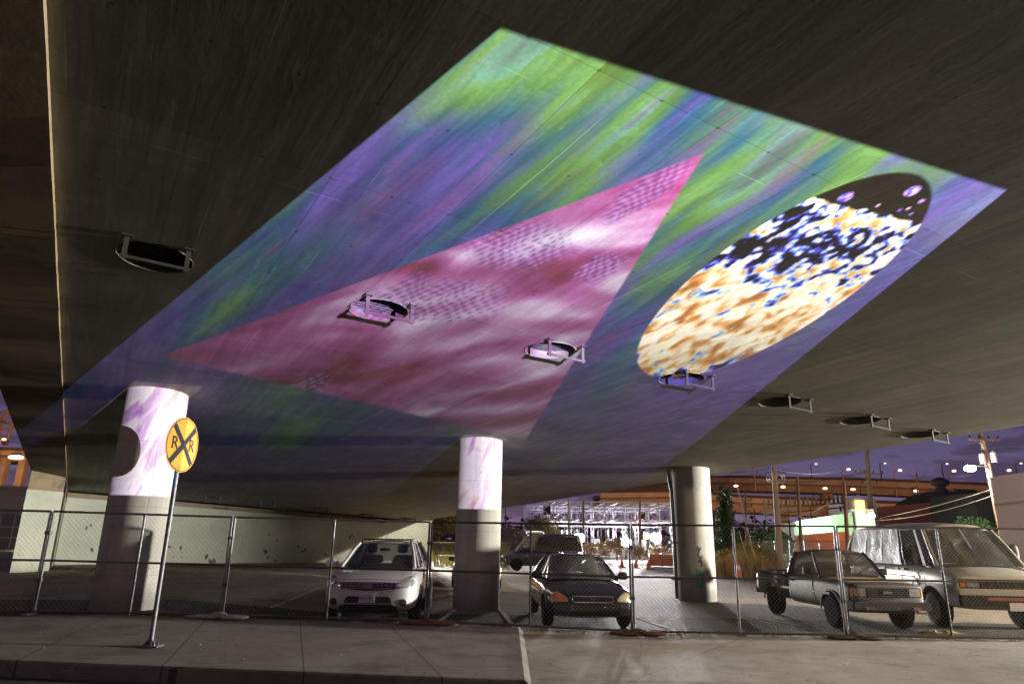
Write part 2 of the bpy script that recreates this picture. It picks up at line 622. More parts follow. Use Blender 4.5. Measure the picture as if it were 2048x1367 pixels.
# kerb: a real step on the left, dropping to a lip at the driveway
b = MB()
xs = [-60, -30, -20, -14, -10] + [-8 + 0.5 * i for i in range(17)] + [.22]
for i in range(len(xs) - 1):
    a, c = xs[i], xs[i + 1]
    lo = -0.2
    for (p, q) in ((a, c),):
        vs = []
        for x in (p, q):
            vs += [(x, yc(x) - 0.13, zs(x) + lo), (x, yc(x) - 0.13, zs(x) - 0.02), (x, yc(x) - 0.11, zs(x) + 0.004), (x, yc(x) + 0.003, zs(x) + 0.009), (x, yc(x) + 0.003, zs(x) + lo)]
        b.add(vs, [(k, k + 1, k + 6, k + 5) for k in range(4)])
for x in xs[:-1]:
    x2 = xs[xs.index(x) + 1]
    b.add([(x, fy(x), zs(x) + .006), (x2, fy(x2), zs(x2) + .006), (x2, fy(x2) + .02, -.1), (x, fy(x) + .02, -.1)], [(0, 1, 2, 3)])
b.add([(.22, yc(0) - .13, .0765), (.22, fy(.2), .0765), (.31, fy(.2), .004), (.31, yc(0) - .13, .004)], [(0, 1, 2, 3)])
b.add([(.22, yc(0) - .13, .0765), (.31, yc(0) - .13, .004), (.31, yc(0) - .13, -.12), (.22, yc(0) - .13, -.12)], [(0, 1, 2, 3)])
kind(b.build('kerb', SIDE), 'structure')
b = MB()
for (x0, x1) in ((0.315, 60),):
    vs = []
    for x in (x0, x1):
        vs += [(x, 8.8, -0.098), (x, 9.13, -0.03), (x, 9.252, 0.008)]
    b.add(vs, [(0, 1, 4, 3), (1, 2, 5, 4)])
kind(b.build('gutter', SIDE), 'structure')


def stripe(pix, w=0.1):
    b = MB()
    P = [gnd(*p) for p in pix]
    for a, c in zip(P[:-1], P[1:]):
        d = (c - a)
        n_ = Vector((-d.y, d.x, 0)).normalized() * (w / 2)
        b.add([Vector((q.x, q.y, zg(q.x) + 0.0105)) for q in (a - n_, c - n_, c + n_, a + n_)], [(0, 1, 2, 3)])
    return kind(b.build('parking_line', PAINT), 'structure')


stripe([(872, 1247), (912, 1218), (960, 1186)])
stripe([(1039, 1268), (1003, 1222), (975, 1188)])
stripe([(1012, 1266), (1150, 1268)], 0.09)
stripe([(1365, 1266), (1272, 1234)], 0.09)
stripe([(1600, 1250), (1480, 1230)], 0.08)
stripe([(540, 1215), (640, 1175)], 0.07)

# ------------------------------------------------------------------ overpass
D = Vector((-SIN(R(31.1)), COS(R(31.1)), 0))
T = Vector((COS(R(31.1)), SIN(R(31.1)), 0))
SZ = 4.8366 * K


def soff(p):
    return SZ - 0.06 * p.y


def st(s, t, dz=0.0):
    p = D * s + T * t
    return Vector((p.x, p.y, soff(p) + dz))


TL, TO, TR = -0.68 * K, -1.66 * K, 16.35 * K
s_end = lambda t: K * (34.3 + (t / K + 0.68) / 17.03 * 3.3)
S0 = -16.0
over = thing('overpass', 'wide grey concrete overpass ramp with round vents in its soffit', 'overpass', (0, 0, 0))
VENT = [(310, 515), (757, 620), (1100, 700), (1362, 757), (1560, 803), (1720, 840), (1840, 868)]
FARV = [(423, 994), (532, 1005), (638, 1016), (730, 1028), (814, 1036)]


def on_soffit(u, v):
    d = ray(u, v)
    t = (SZ - H) / (d.z + 0.06 * d.y)
    return Vector((0, 0, H)) + d * t


vents = [on_soffit(*p) for p in VENT + FARV]
VR = 0.40
bm = bmesh.new()


def ringe(pts):
    vs = [bm.verts.new(p) for p in pts]
    return [bm.edges.new((vs[i], vs[(i + 1) % len(vs)])) for i in range(len(vs))]


edges = ringe([st(S0, TL), st(s_end(TL) + 2, TL), st(s_end(TR) + 2, TR), st(S0, TR)])
NV = 28
for c in vents:
    pts = []
    for k in range(NV):
        a = 2 * math.pi * k / NV
        q = c + (D * COS(a) + T * SIN(a)) * VR
        q.z = soff(q)
        pts.append(q)
    edges += ringe(pts)
bmesh.ops.triangle_fill(bm, use_beauty=True, use_dissolve=False, edges=edges)
me = bpy.data.meshes.new('soffit')
bm.to_mesh(me)
bm.free()
me.materials.append(SOFF)
link('soffit', me, over)
b = MB()          # deck above the soffit: fascias, ends and road slab
for t in (TL, TR):
    b.add([st(S0, t), st(s_end(t) + 2, t), st(s_end(t) + 2, t, 1.3), st(S0, t, 1.3)], [(0, 1, 2, 3)])
b.add([st(S0, TL), st(S0, TR), st(S0, TR, 1.3), st(S0, TL, 1.3)], [(0, 1, 2, 3)])
b.add([st(s_end(TL) + 2, TL), st(s_end(TR) + 2, TR), st(s_end(TR) + 2, TR, 1.3), st(s_end(TL) + 2, TL, 1.3)], [(0, 1, 2, 3)])
b.add([st(S0, TO, 1.3), st(s_end(TL) + 2, TO, 1.3), st(s_end(TR) + 2, TR + 0.9, 1.3), st(S0, TR + 0.9, 1.3)], [(0, 1, 2, 3)])
b.build('deck', CONC_D, over)
b = MB()          # lower edge slab with its lit lip
e0, e1 = K * 27.4, K * 27.4
n = 60
prof = [(TL - 0.004, 0.02), (TL - 0.004, -0.085), (TO, -0.085), (TO, 1.28), (TL - 0.004, 1.28)]
for i in range(n):
    sa = S0 + (K * 29.0 - S0) * i / n
    sb = S0 + (K * 29.0 - S0) * (i + 1) / n
    wa, wb = 0.012 * SIN(i * 1.9), 0.012 * SIN((i + 1) * 1.9)
    A = [st(sa, t, dz + (wa if dz < -0.05 and t > TO + 0.1 else 0)) for t, dz in prof]
    B = [st(sb, t, dz + (wb if dz < -0.05 and t > TO + 0.1 else 0)) for t, dz in prof]
    b.add(A + B, [(k, k + 1, k + 6, k + 5) for k in range(4)])
b.build('edge_beam', CONC_D, over)
b = MB()
for t in (TO, TR + 0.7):
    b.prism([st(S0, t, 1.3), st(S0, t + 0.25, 1.3), st(S0, t + 0.2, 2.1), st(S0, t + 0.05, 2.1)], (0, 0, 0), st(36, t) - st(S0, t))
b.build('parapet', CONC_D, over)

TUBEM = mat('vent_lining', (0.13, 0.12, 0.105), 0.8, scale=8, amt=0.2, bump=0.2)
BLK = mat('vent_void', (0.01, 0.01, 0.01), 0.9)
for i, c in enumerate(vents):
    far = i >= len(VENT)
    # vent lining (a short tube up into the box), a black cap, grate bars, and the hung bracket
    P = lambda r, a, z: (lambda q: Vector((q.x, q.y, soff(q) + z)))(c + (D * COS(a) + T * SIN(a)) * r)
    b = MB()
    ang = [2 * math.pi * k / NV for k in range(NV)]
    for z0, z1 in ((-0.008, 0.5),):
        vs = [P(VR + 0.001, a, z0) for a in ang] + [P(VR + 0.001, a, z1) for a in ang]
        b.add(vs, [(k, (k + 1) % NV, (k + 1) % NV + NV, k + NV) for k in range(NV)])
    vs = [P(VR + 0.001, a, -0.008) for a in ang] + [P(VR + 0.01, a, -0.008) for a in ang] + [P(VR + 0.01, a, 0.0) for a in ang]
    b.add(vs, [(k, (k + 1) % NV, (k + 1) % NV + NV, k + NV) for k in range(NV)] + [(k + NV, (k + 1) % NV + NV, (k + 1) % NV + 2 * NV, k + 2 * NV) for k in range(NV)])
    b.cur = 1
    b.add([P(VR + 0.002, a, 0.5) for a in ang], [tuple(range(NV))])
    ve = b.build('vent', [TUBEM, BLK], over, smooth=40)
    g = MB()
    for k in range(-4, 5):
        o_ = k * 0.085
        h_ = math.sqrt(max(0.01, VR * VR - o_ * o_))
        p0 = c + D * o_ - T * h_
        p1 = c + D * o_ + T * h_
        p0.z, p1.z = soff(p0) + 0.125, soff(p1) + 0.125
        g.beam(p0, p1, 0.02, 0.03)
    p0, p1 = c - D * VR * 0.99, c + D * VR * 0.99
    p0.z, p1.z = soff(p0) + 0.155, soff(p1) + 0.155
    g.beam(p0, p1, 0.03, 0.03)
    go = g.build('grate', GALV_D, ve)
    g = MB()
    L = 0.27
    ends = []
    for sg in (-1, 1):
        q = c - D * 0.445 + T * (0.31 * sg)
        z = soff(q)
        g.box((q.x, q.y, z - L / 2), (0.05, 0.02, L), (T, D, Vector((0, 0, 1))))
        g.box((q.x, q.y, z - 0.012), (0.10, 0.12, 0.02), (T, D, Vector((0, 0, 1))))
        g.box((q.x, q.y + 0.0, z - 0.03), (0.022, 0.022, 0.03), (T, D, Vector((0, 0, 1))))
        ends.append(Vector((q.x, q.y, z - L + 0.03)))
    g.tube([ends[0] - T * 0.04, ends[1] + T * 0.04], 0.02, 8)
    g.build('bracket', RUST, ve)

# columns
CR = 0.53 * K
cols = [Vector((-6.6733, 12.7183, 0)) * K, Vector((-0.7167, 16.7015, 0)) * K, Vector((5.3264, 20.3137, 0)) * K]
CL = ['thick concrete bridge column at left beside the yellow crossing sign',
      'concrete bridge column between the white suv and the black sedan',
      'concrete bridge column with teal graffiti and a drain pipe']
for i, c in enumerate(cols):
    z0 = zg(c.x)
    ro = thing('concrete_column', CL[i], 'column', (c.x, c.y, z0), 0, 'round columns carrying the overpass')
    b = MB()
    top = soff(c) - z0 + 0.06
    hs = [0, 0.02, 0.9, 1.8, 2.7, 3.3, top]
    b.lathe((0, 0, 0), [(CR, h) for h in hs], 64)
    b.build('shaft', CONC, ro, smooth=40)
    if i == 2:
        g = MB()
        a = R(188)
        px, py = (CR + 0.08) * COS(a), (CR + 0.08) * SIN(a)
        g.tube([(px, py, 0.05), (px, py, 2.2), (px - 0.02, py, top - 0.75), (px - 0.09, py - 0.05, top - 0.35), (px - 0.1, py - 0.05, top - 0.08)], 0.055, 10)
        g.build('drain_pipe', GALV, ro, smooth=40)
        g = MB()
        g.box((px, py, 1.65), (0.3, 0.2, 0.05))
        g.box((px, py, 0.6), (0.3, 0.2, 0.05))
        g.build('pipe_clamp', GALV_D, ro)

        def strokes(name, lines, m, w):
            g = MB()
            for ln in lines:
                for (a0, h0), (a1, h1) in zip(ln[:-1], ln[1:]):
                    n_ = 3
                    for q in range(n_):
                        f0, f1 = q / n_, (q + 1) / n_
                        P0 = (a0 + (a1 - a0) * f0, h0 + (h1 - h0) * f0)
                        P1 = (a0 + (a1 - a0) * f1, h0 + (h1 - h0) * f1)
                        dx, dz_ = (P1[0] - P0[0]) * CR, P1[1] - P0[1]
                        l_ = math.hypot(dx, dz_) + 1e-6
                        nx, nz = -dz_ / l_ * w / 2, dx / l_ * w / 2
                        r_ = CR + 0.004
                        pts = []
                        for (aa, hh), sgn in ((P0, -1), (P1, -1), (P1, 1), (P0, 1)):
                            A_ = R(-90) + aa + sgn * nx / CR
                            pts.append((r_ * COS(A_), r_ * SIN(A_), hh + sgn * nz))
                        g.add(pts, [(0, 1, 2, 3)])
            g.build(name, m, ro)
        va = math.atan2(c.x, c.y) * -1.0
        o_ = va + 0.02
        BLKP = mat('black_spray_paint', (0.03, 0.03, 0.03), 0.6)
        TEAL = mat('teal_spray_paint', (0.03, 0.3, 0.27), 0.6, amt=0.35)
        strokes('black_graffiti', [[(o_ + .1, 1.55), (o_ + .18, 1.42), (o_ + .1, 1.3), (o_ + .24, 1.22), (o_ + .3, 1.05)], [(o_ + .18, 1.42), (o_ + .3, 1.52)],
                                   [(o_ + .24, 1.22), (o_ + .36, 1.28)], [(o_ + .1, 1.1), (o_ + .2, 1.16), (o_ + .32, 1.02), (o_ + .22, 1.0)]], BLKP, 0.035)
        strokes('teal_graffiti', [[(o_ + .0, .92), (o_ + .05, .4)], [(o_ + .0, .9), (o_ + .2, .85), (o_ + .06, .66)], [(o_ + .2, .82), (o_ + .24, .36)],
                                  [(o_ + .24, .6), (o_ + .36, .78), (o_ + .34, .5), (o_ + .2, .45)], [(o_ - .38, .95), (o_ - .36, .6)], [(o_ + .06, .5), (o_ + .18, .34), (o_ + .2, .5)]], TEAL, 0.04)

# abutment
PALE = mat('pale_wall_paint', (0.42, 0.43, 0.35), 0.8, scale=1.2, amt=0.16, bump=0.2, dirt=((0.24, 0.24, 0.2), 2.2, 0.62))
ab = thing('abutment_wall', 'long pale painted abutment wall with scattered dark paint spots', 'wall', (0, 0, 0))
A0, B0 = st(s_end(TL) - 0.9, TL + 0.02), st(s_end(TR) - 0.9, TR)
dirw = (Vector((B0.x - A0.x, B0.y - A0.y, 0))).normalized()
nw = Vector((dirw.y, -dirw.x, 0))
Aw, Bw = A0 - dirw * 0.0, B0 + dirw * 0.9
b = MB()
for (z_off, th) in ((-0.34, 0.0),):
    za, zb = soff(A0) - 0.30, soff(B0) - 0.12
    poly = [Vector((Aw.x, Aw.y, -0.2)), Vector((Bw.x, Bw.y, -0.2)), Vector((Bw.x, Bw.y, zb + 0.18)), Vector((B0.x - dirw.x * 2.2, B0.y - dirw.y * 2.2, zb + 0.12)), Vector((B0.x - dirw.x * 2.4, B0.y - dirw.y * 2.4, zb - 0.05)), Vector((Aw.x, Aw.y, za))]
    b.prism(poly, (0, 0, 0), -nw * 1.2)
b.build('wall_face', PALE, ab)
b = MB()
b.beam(Aw + Vector((0, 0, -0.2)) - nw * 0.5, Vector((B0.x, B0.y, soff(B0) - 0.08)) - dirw * 2.6 - nw * 0.5, 0.9, 0.22)
b.build('bearing_shelf', CONC_D, ab)
b = MB()
for i in range(26):
    f = rnd.uniform(0.05, 0.75)
    w_ = rnd.uniform(0.05, 0.22)
    h_ = rnd.uniform(0.3, 1.9)
    p = Aw.lerp(Bw, f)
    z = 0.25 + h_ * (1 - 0.4 * f)
    for q in range(rnd.randint(1, 3)):
        a = rnd.uniform(0, 6.28)
        cc = Vector((p.x, p.y, z)) + dirw * rnd.uniform(-.3, .3) + Vector((0, 0, rnd.uniform(-.2, .2))) + nw * 0.006
        u_ = dirw * COS(a) + Vector((0, 0, SIN(a)))
        v_ = dirw * -SIN(a) + Vector((0, 0, COS(a)))
        b.add([cc - u_ * w_, cc - v_ * w_ * .45, cc + u_ * w_ * rnd.uniform(.5, 1), cc + v_ * w_ * .4], [(0, 1, 2, 3)])
b.build('paint_spots', mat('dark_paint_spots', (0.07, 0.07, 0.06), 0.7), ab)
b = MB()
for i in range(14):
    f = rnd.uniform(0.42, 0.78)
    p = Aw.lerp(Bw, f)
    cc = Vector((p.x, p.y, rnd.uniform(0.15, 0.8))) + nw * 0.008
    a = rnd.uniform(0.3, 2.8)
    u_ = dirw * COS(a) + Vector((0, 0, SIN(a)))
    v_ = dirw * -SIN(a) + Vector((0, 0, COS(a)))
    b.add([cc - u_ * .25, cc - v_ * .05, cc + u_ * .25, cc + v_ * .05], [(0, 1, 2, 3)])
b.build('yellow_scrawl', mat('yellow_spray_paint', (0.55, 0.5, 0.12), 0.6), ab)
b = MB()
ps = K * 27.2
quad = [st(ps, TO), st(ps + 1.2, TL - 0.01), st(ps + 8, TL - 0.01), st(ps + 8, TO)]
lo = [Vector((q.x, q.y, -0.2)) for q in quad]
zsp = 3.02
mid_ = [Vector((q.x, q.y, zsp)) for q in quad]
b.add(lo + mid_, [(0, 1, 5, 4), (1, 2, 6, 5), (2, 3, 7, 6), (3, 0, 4, 7)])
b.cur = 1
o2 = 0.02
quad2 = [st(ps + .01, TO + o2), st(ps + 1.21, TL - 0.03), st(ps + 7.9, TL - 0.03), st(ps + 7.9, TO + o2)]
b.add([Vector((q.x, q.y, zsp)) for q in quad2] + [q + Vector((0, 0, -0.06)) for q in quad2], [(0, 1, 5, 4), (1, 2, 6, 5), (2, 3, 7, 6), (3, 0, 4, 7)])
b.build('end_pier', [PALE, CONC_D], ab)

# ------------------------------------------------------------------ railway crossing sign
base = at(300, 1295, 9.66)
base.z = zs(base.x) + .006
sg = thing('crossing_sign', 'round yellow railroad crossing sign with black R X R on a steel post', 'road sign', base)
topz = at(362, 838, base.y).z - base.z
ctrz = at(362, 889, base.y).z - base.z
b = MB()
b.tube([(0, 0, 0.0), (0, 0, topz)], 0.03, 12)
b.build('post', GALV, sg, smooth=40)
b = MB()
b.box((0, 0, 0.018), (0.26, 0.2, 0.02))
for a in range(4):
    an = R(45 + 90 * a)
    b.add([(0.03 * COS(an), 0.03 * SIN(an), 0.11), (0.11 * COS(an), 0.08 * SIN(an), 0.028), (0.03 * COS(an) + 0.004, 0.03 * SIN(an), 0.028)], [(0, 1, 2)])
    b.lathe((0.1 * COS(an), 0.075 * SIN(an), 0.028), [(0.012, 0), (0.012, 0.02)], 8)
b.build('base_plate', GALV, sg)
yaw = R(80)
nrm = Vector((SIN(yaw), -COS(yaw), 0))
tan = Vector((COS(yaw), SIN(yaw), 0))
Z = Vector((0, 0, 1))
cen = Vector((0, 0, ctrz)) + nrm * 0.045
SR = 0.385
YEL = mat('sign_yellow', (0.5, 0.215, 0.012), 0.6, scale=5, amt=0.12, spec=.15, dirt=((0.5, 0.28, 0.03), 3, 0.62))
BLKS = mat('sign_black', (0.012, 0.012, 0.015), 0.7, spec=.1)
ALU = mat('sign_aluminium', (0.4, 0.4, 0.4), 0.4, 0.8)


def bend(x):           # the panel is folded a little about its upright centre line
    return 0.0 if x < 0 else -0.10 * x


b = MB()
ns = 48
ring = [(SR * COS(2 * math.pi * k / ns), SR * SIN(2 * math.pi * k / ns)) for k in range(ns)]
pt = lambda x, y, d: cen + tan * x + Z * y + nrm * (bend(x) + d)
rows = 24
vs, fs = [], []
for half in (-1, 1):
    o_ = len(vs)
    for j in range(rows + 1):
        yy = -SR + 2 * SR * j / rows
        hw = math.sqrt(max(0, SR * SR - yy * yy))
        vs += [pt(0, yy, 0), pt(hw * half, yy, 0)]
    for j in range(rows):
        fs.append((o_ + 2 * j, o_ + 2 * j + 1, o_ + 2 * j + 3, o_ + 2 * j + 2))
b.add(vs, fs)
b.cur = 1
vs = [q - nrm * 0.004 for q in vs]
b.add(vs, fs)
pan = b.build('sign_panel', [YEL, ALU], sg)
b = MB()


def flat(poly, d=0.004):
    n_ = 8
    # split at the fold so marks follow it
    a_, c_ = poly[0], poly[1]
    b.add([pt(x, y, d) for x, y in poly], [tuple(range(len(poly)))])


for sgn in (-1, 1):
    ux, uy = COS(R(45 * sgn)), SIN(R(45 * sgn))
    for q0, q1 in ((-0.35, -0.0), (0.0, 0.35)):
        w_ = 0.04
        flat([(ux * q0 - uy * w_, uy * q0 + ux * w_), (ux * q0 + uy * w_, uy * q0 - ux * w_), (ux * q1 + uy * w_, uy * q1 - ux * w_), (ux * q1 - uy * w_, uy * q1 + ux * w_)], 0.004 + 0.001 * (sgn + 1))
for k in range(ns):
    a, c_ = 2 * math.pi * k / ns, 2 * math.pi * (k + 1) / ns
    r0, r1 = SR - 0.028, SR - 0.016
    flat([(r0 * COS(a), r0 * SIN(a)), (r1 * COS(a), r1 * SIN(a)), (r1 * COS(c_), r1 * SIN(c_)), (r0 * COS(c_), r0 * SIN(c_))], 0.003)
b.build('cross_marking', BLKS, pan)
for sx in (-1, 1):
    o_ = cen + tan * (0.2 * sx) + nrm * (bend(0.2 * sx) + 0.006)
    tb = (tan - nrm * (0.10 if sx > 0 else 0)).normalized()
    M4 = Matrix(((tb.x, Z.x, nrm.x, o_.x), (tb.y, Z.y, nrm.y, o_.y), (tb.z, Z.z, nrm.z, o_.z), (0, 0, 0, 1)))
    text_mesh('lettering', 'R', 0.25, BLKS, pan, M4)
for zz in (-0.32, 0.32):
    b = MB()
    q = cen + Z * zz + nrm * 0.002
    b.tube([q - nrm * 0.09, q + nrm * 0.006], 0.012, 8)
    b.build('bolt', GALV, pan)

# ------------------------------------------------------------------ chain link fence
fence_px = [-330, 60, 440, 852, 1266, 1692, 2110]
ftop = {-330: 1012, 60: 1021, 440: 1033, 852: 1043, 1266: 1049, 1692: 1052, 2110: 1058}


def fpt(u):
    # ground point of the fence line under image column u
    lo, hi = 6.0, 18.0
    for _ in range(40):
        Y = (lo + hi) / 2
        x = at(u, 1250, Y).x
        if Y > K * (12.8 + 0.2 * min(0.0, x / K + 1.0)):
            hi = Y
        else:
            lo = Y
    x = at(u, 1250, Y).x
    return Vector((x, Y, zs(x)))


FL = ['chain link fence panel at the far left beyond the round column', 'chain link fence panel in front of the leftmost bridge column',
      'chain link fence panel left of and across the white suv', 'chain link fence panel in front of the middle column and black sedan',
      'chain link fence panel between black sedan and grey pickup', 'chain link fence panel in front of the white van']
for i in range(6):
    ua, ub = fence_px[i], fence_px[i + 1]
    A, B = fpt(ua), fpt(ub)
    d = Vector((B.x - A.x, B.y - A.y, 0))
    L = d.length
    d.normalize()
    A, B = A + d * 0.024, B - d * 0.024
    za, zb = A.z + 0.06, B.z + 0.06
    ta, tb = at(ua, ftop[ua], A.y).z, at(ub, ftop[ub], B.y).z
    ro = thing('fence_panel', FL[i], 'fence', (A.x, A.y, A.z), 0, 'temporary chain link fence panels')
    nrm_ = Vector((d.y, -d.x, 0))
    Pf = lambda f, g: Vector((A.x + (B.x - A.x) * f, A.y + (B.y - A.y) * f, (za + (zb - za) * f) * (1 - g) + (ta + (tb - ta) * f) * g))
    b = MB()
    for f in (0.0, 0.5, 1.0):
        b = MB()
        b.tube([Pf(f, -0.02), Pf(f, 1.0)], 0.021, 10)
        b.build('post', GALV, ro, smooth=40, world=True)
    for g in (0.0, 0.5, 1.0):
        b = MB()
        b.tube([Pf(0, g), Pf(1, g)], 0.02, 10)
        b.build('rail', GALV_D, ro, smooth=40, world=True)
    b = MB()
    hgt = ta - za
    W_ = (B - A).length
    sp_ = 0.078
    cnt = int((W_ + hgt) / sp_)
    for k in range(cnt + 1):
        o_ = k * sp_
        for sgn in (0, 1):
            x0, y0 = o_, 0.0
            x1, y1 = o_ - hgt, hgt
            if x0 > W_:
                y0 = x0 - W_
                x0 = W_
            if x1 < 0:
                y1 = hgt + x1
                x1 = 0
            if y1 - y0 < 0.02:
                continue
            if sgn:
                x0, x1 = W_ - x0, W_ - x1
            q0, q1 = Pf(x0 / W_, y0 / hgt), Pf(x1 / W_, y1 / hgt)
            off = nrm_ * (0.004 * (1 if sgn else -1))
            b.tube([q0 + off, q1 + off], 0.0017, 3, caps=False)
    b.build('wire_mesh', WIRE, ro, world=True)
    for f in (0.0, 1.0):
        for g in (0.3, 0.78):
            q0 = Pf(f, g)
            b = MB()
            b.tube([q0 - Vector((0, 0, .03)), q0 + Vector((0, 0, .03))], .033, 8)
            b.box(q0 + nrm_ * .03, (.03, .05, .025))
            b.build('clamp', GALV_D, ro, world=True)
    b = MB()
    p0 = B + d * 0.05
    b.beam((p0.x - nrm_.x * 0.35, p0.y - nrm_.y * 0.35, p0.z + 0.03), (p0.x + nrm_.x * 0.35, p0.y + nrm_.y * 0.35, p0.z + 0.03), 0.09, 0.03)
    b.tube([(p0.x - d.x * .03, p0.y - d.y * .03, p0.z + .03), (p0.x - d.x * .03, p0.y - d.y * .03, p0.z + .2)], 0.03, 8)
    b.build('foot', GALV_D, ro, world=True)
    if ub in (440, 852, 1266, 1692):
        s_ = thing('sandbag', {440: 'flat pale sandbag on the fence foot left of white suv', 852: 'rust brown sandbag at the fence foot beside white suv',
                               1266: 'reddish sandbag at the fence foot by the black sedan', 1692: 'dark flattened sandbag at the fence foot before grey pickup'}[ub],
                   'sandbag', (p0.x, p0.y - 0.22, p0.z + 0.012), 0, 'sandbags on the fence feet')
        b = MB()
        b.ell((-0.22, 0.02, 0.03), (0.3, 0.13, 0.035), 0.8)
        b.ell((0.28, -0.02, 0.035), (0.27, 0.12, 0.04), 0.8)
        b.tube([(-.1, 0, .05), (.02, -.01, .075), (.14, 0, .05)], 0.05, 8)
        b.build('sack', mat('sack_cloth' + str(ub), {440: (.3, .29, .27), 852: (.09, .045, .03), 1266: (.10, .04, .025), 1692: (.07, .055, .04)}[ub], 0.95, scale=9, amt=.4, bump=.5, bscale=30), s_, smooth=60)
        b = MB()
        b.ell((-0.5, 0.03, 0.03), (0.06, 0.05, 0.02), 0.9)
        b.build('tied_end', mat('sack_tie', (0.5, 0.45, 0.38), 0.9), s_, smooth=60)

# weeds in the joint under the fence
b = MB()
for _ in range(420):
    u_ = rnd.uniform(-40, 2040)
    q = fpt(u_)
    cl_ = rnd.random() < .6
    for k in range(3 if cl_ else 6):
        a = rnd.uniform(0, 6.3)
        h_ = rnd.uniform(.03, .13)
        x, y = q.x + rnd.gauss(0, .04), q.y + rnd.gauss(.02, .05)
        b.add([(x - .006, y, q.z), (x + .006, y, q.z), (x + COS(a) * h_ * .6, y + SIN(a) * h_ * .6, q.z + h_)], [(0, 1, 2)])
kind(b.build('weeds', mat('dry_weed', (.13, .11, .04), .8, scale=2, amt=.5)), 'stuff')
# dry leaf litter
LEAF = mat('dry_leaf', (0.45, 0.32, 0.1), 0.8, scale=30, amt=0.3)
p = gnd(1885, 1268)
r_ = thing('leaf_heap', 'crumpled dry yellow palm leaves on the driveway before the white van', 'leaves', (p.x, p.y, 0.012))
b = MB()
for i in range(16):
    a = rnd.uniform(-0.5, 0.5) + (math.pi if rnd.random() < .5 else 0)
    l_ = rnd.uniform(.12, .4)
    o_ = Vector((rnd.uniform(-.2, .2), rnd.uniform(-.1, .1), 0))
    u_ = Vector((COS(a), SIN(a) * .6, 0))
    v_ = Vector((-u_.y, u_.x, 0)) * rnd.uniform(.02, .05)
    h_ = rnd.uniform(.02, .08)
    b.add([o_, o_ + u_ * l_ * .5 + v_ + Vector((0, 0, h_)), o_ + u_ * l_ + Vector((0, 0, .01)), o_ + u_ * l_ * .5 - v_ + Vector((0, 0, h_ * .6))], [(0, 1, 2, 3)])
b.build('fronds', LEAF, r_)
b = MB()
for i in range(260):
    x = rnd.uniform(.5, 12) if rnd.random() < .75 else rnd.uniform(-9, .1)
    y = rnd.uniform(8.9, 13.9) if rnd.random() < .7 else fy(x) + rnd.gauss(0, .12)
    y = max(y, yc(x) + .15)
    s_ = rnd.uniform(.008, .035)
    a = rnd.uniform(0, 6.3)
    z = zs(x) + .013
    u_ = Vector((COS(a), SIN(a), 0)) * s_
    v_ = Vector((-SIN(a), COS(a), 0)) * s_ * .5
    c_ = Vector((x, y, z))
    b.add([c_ - u_, c_ - v_ + Vector((0, 0, .006)), c_ + u_ + Vector((0, 0, rnd.uniform(0, .02))), c_ + v_], [(0, 1, 2, 3)])
kind(b.build('litter', mat('pale_litter', (0.4, 0.36, 0.3), 0.8, scale=2, amt=.5)), 'stuff')

# ------------------------------------------------------------------ vehicles
def ev_mesh(o):
    bpy.context.view_layer.update()
    return bpy.data.meshes.new_from_object(o.evaluated_get(bpy.context.evaluated_depsgraph_get()))


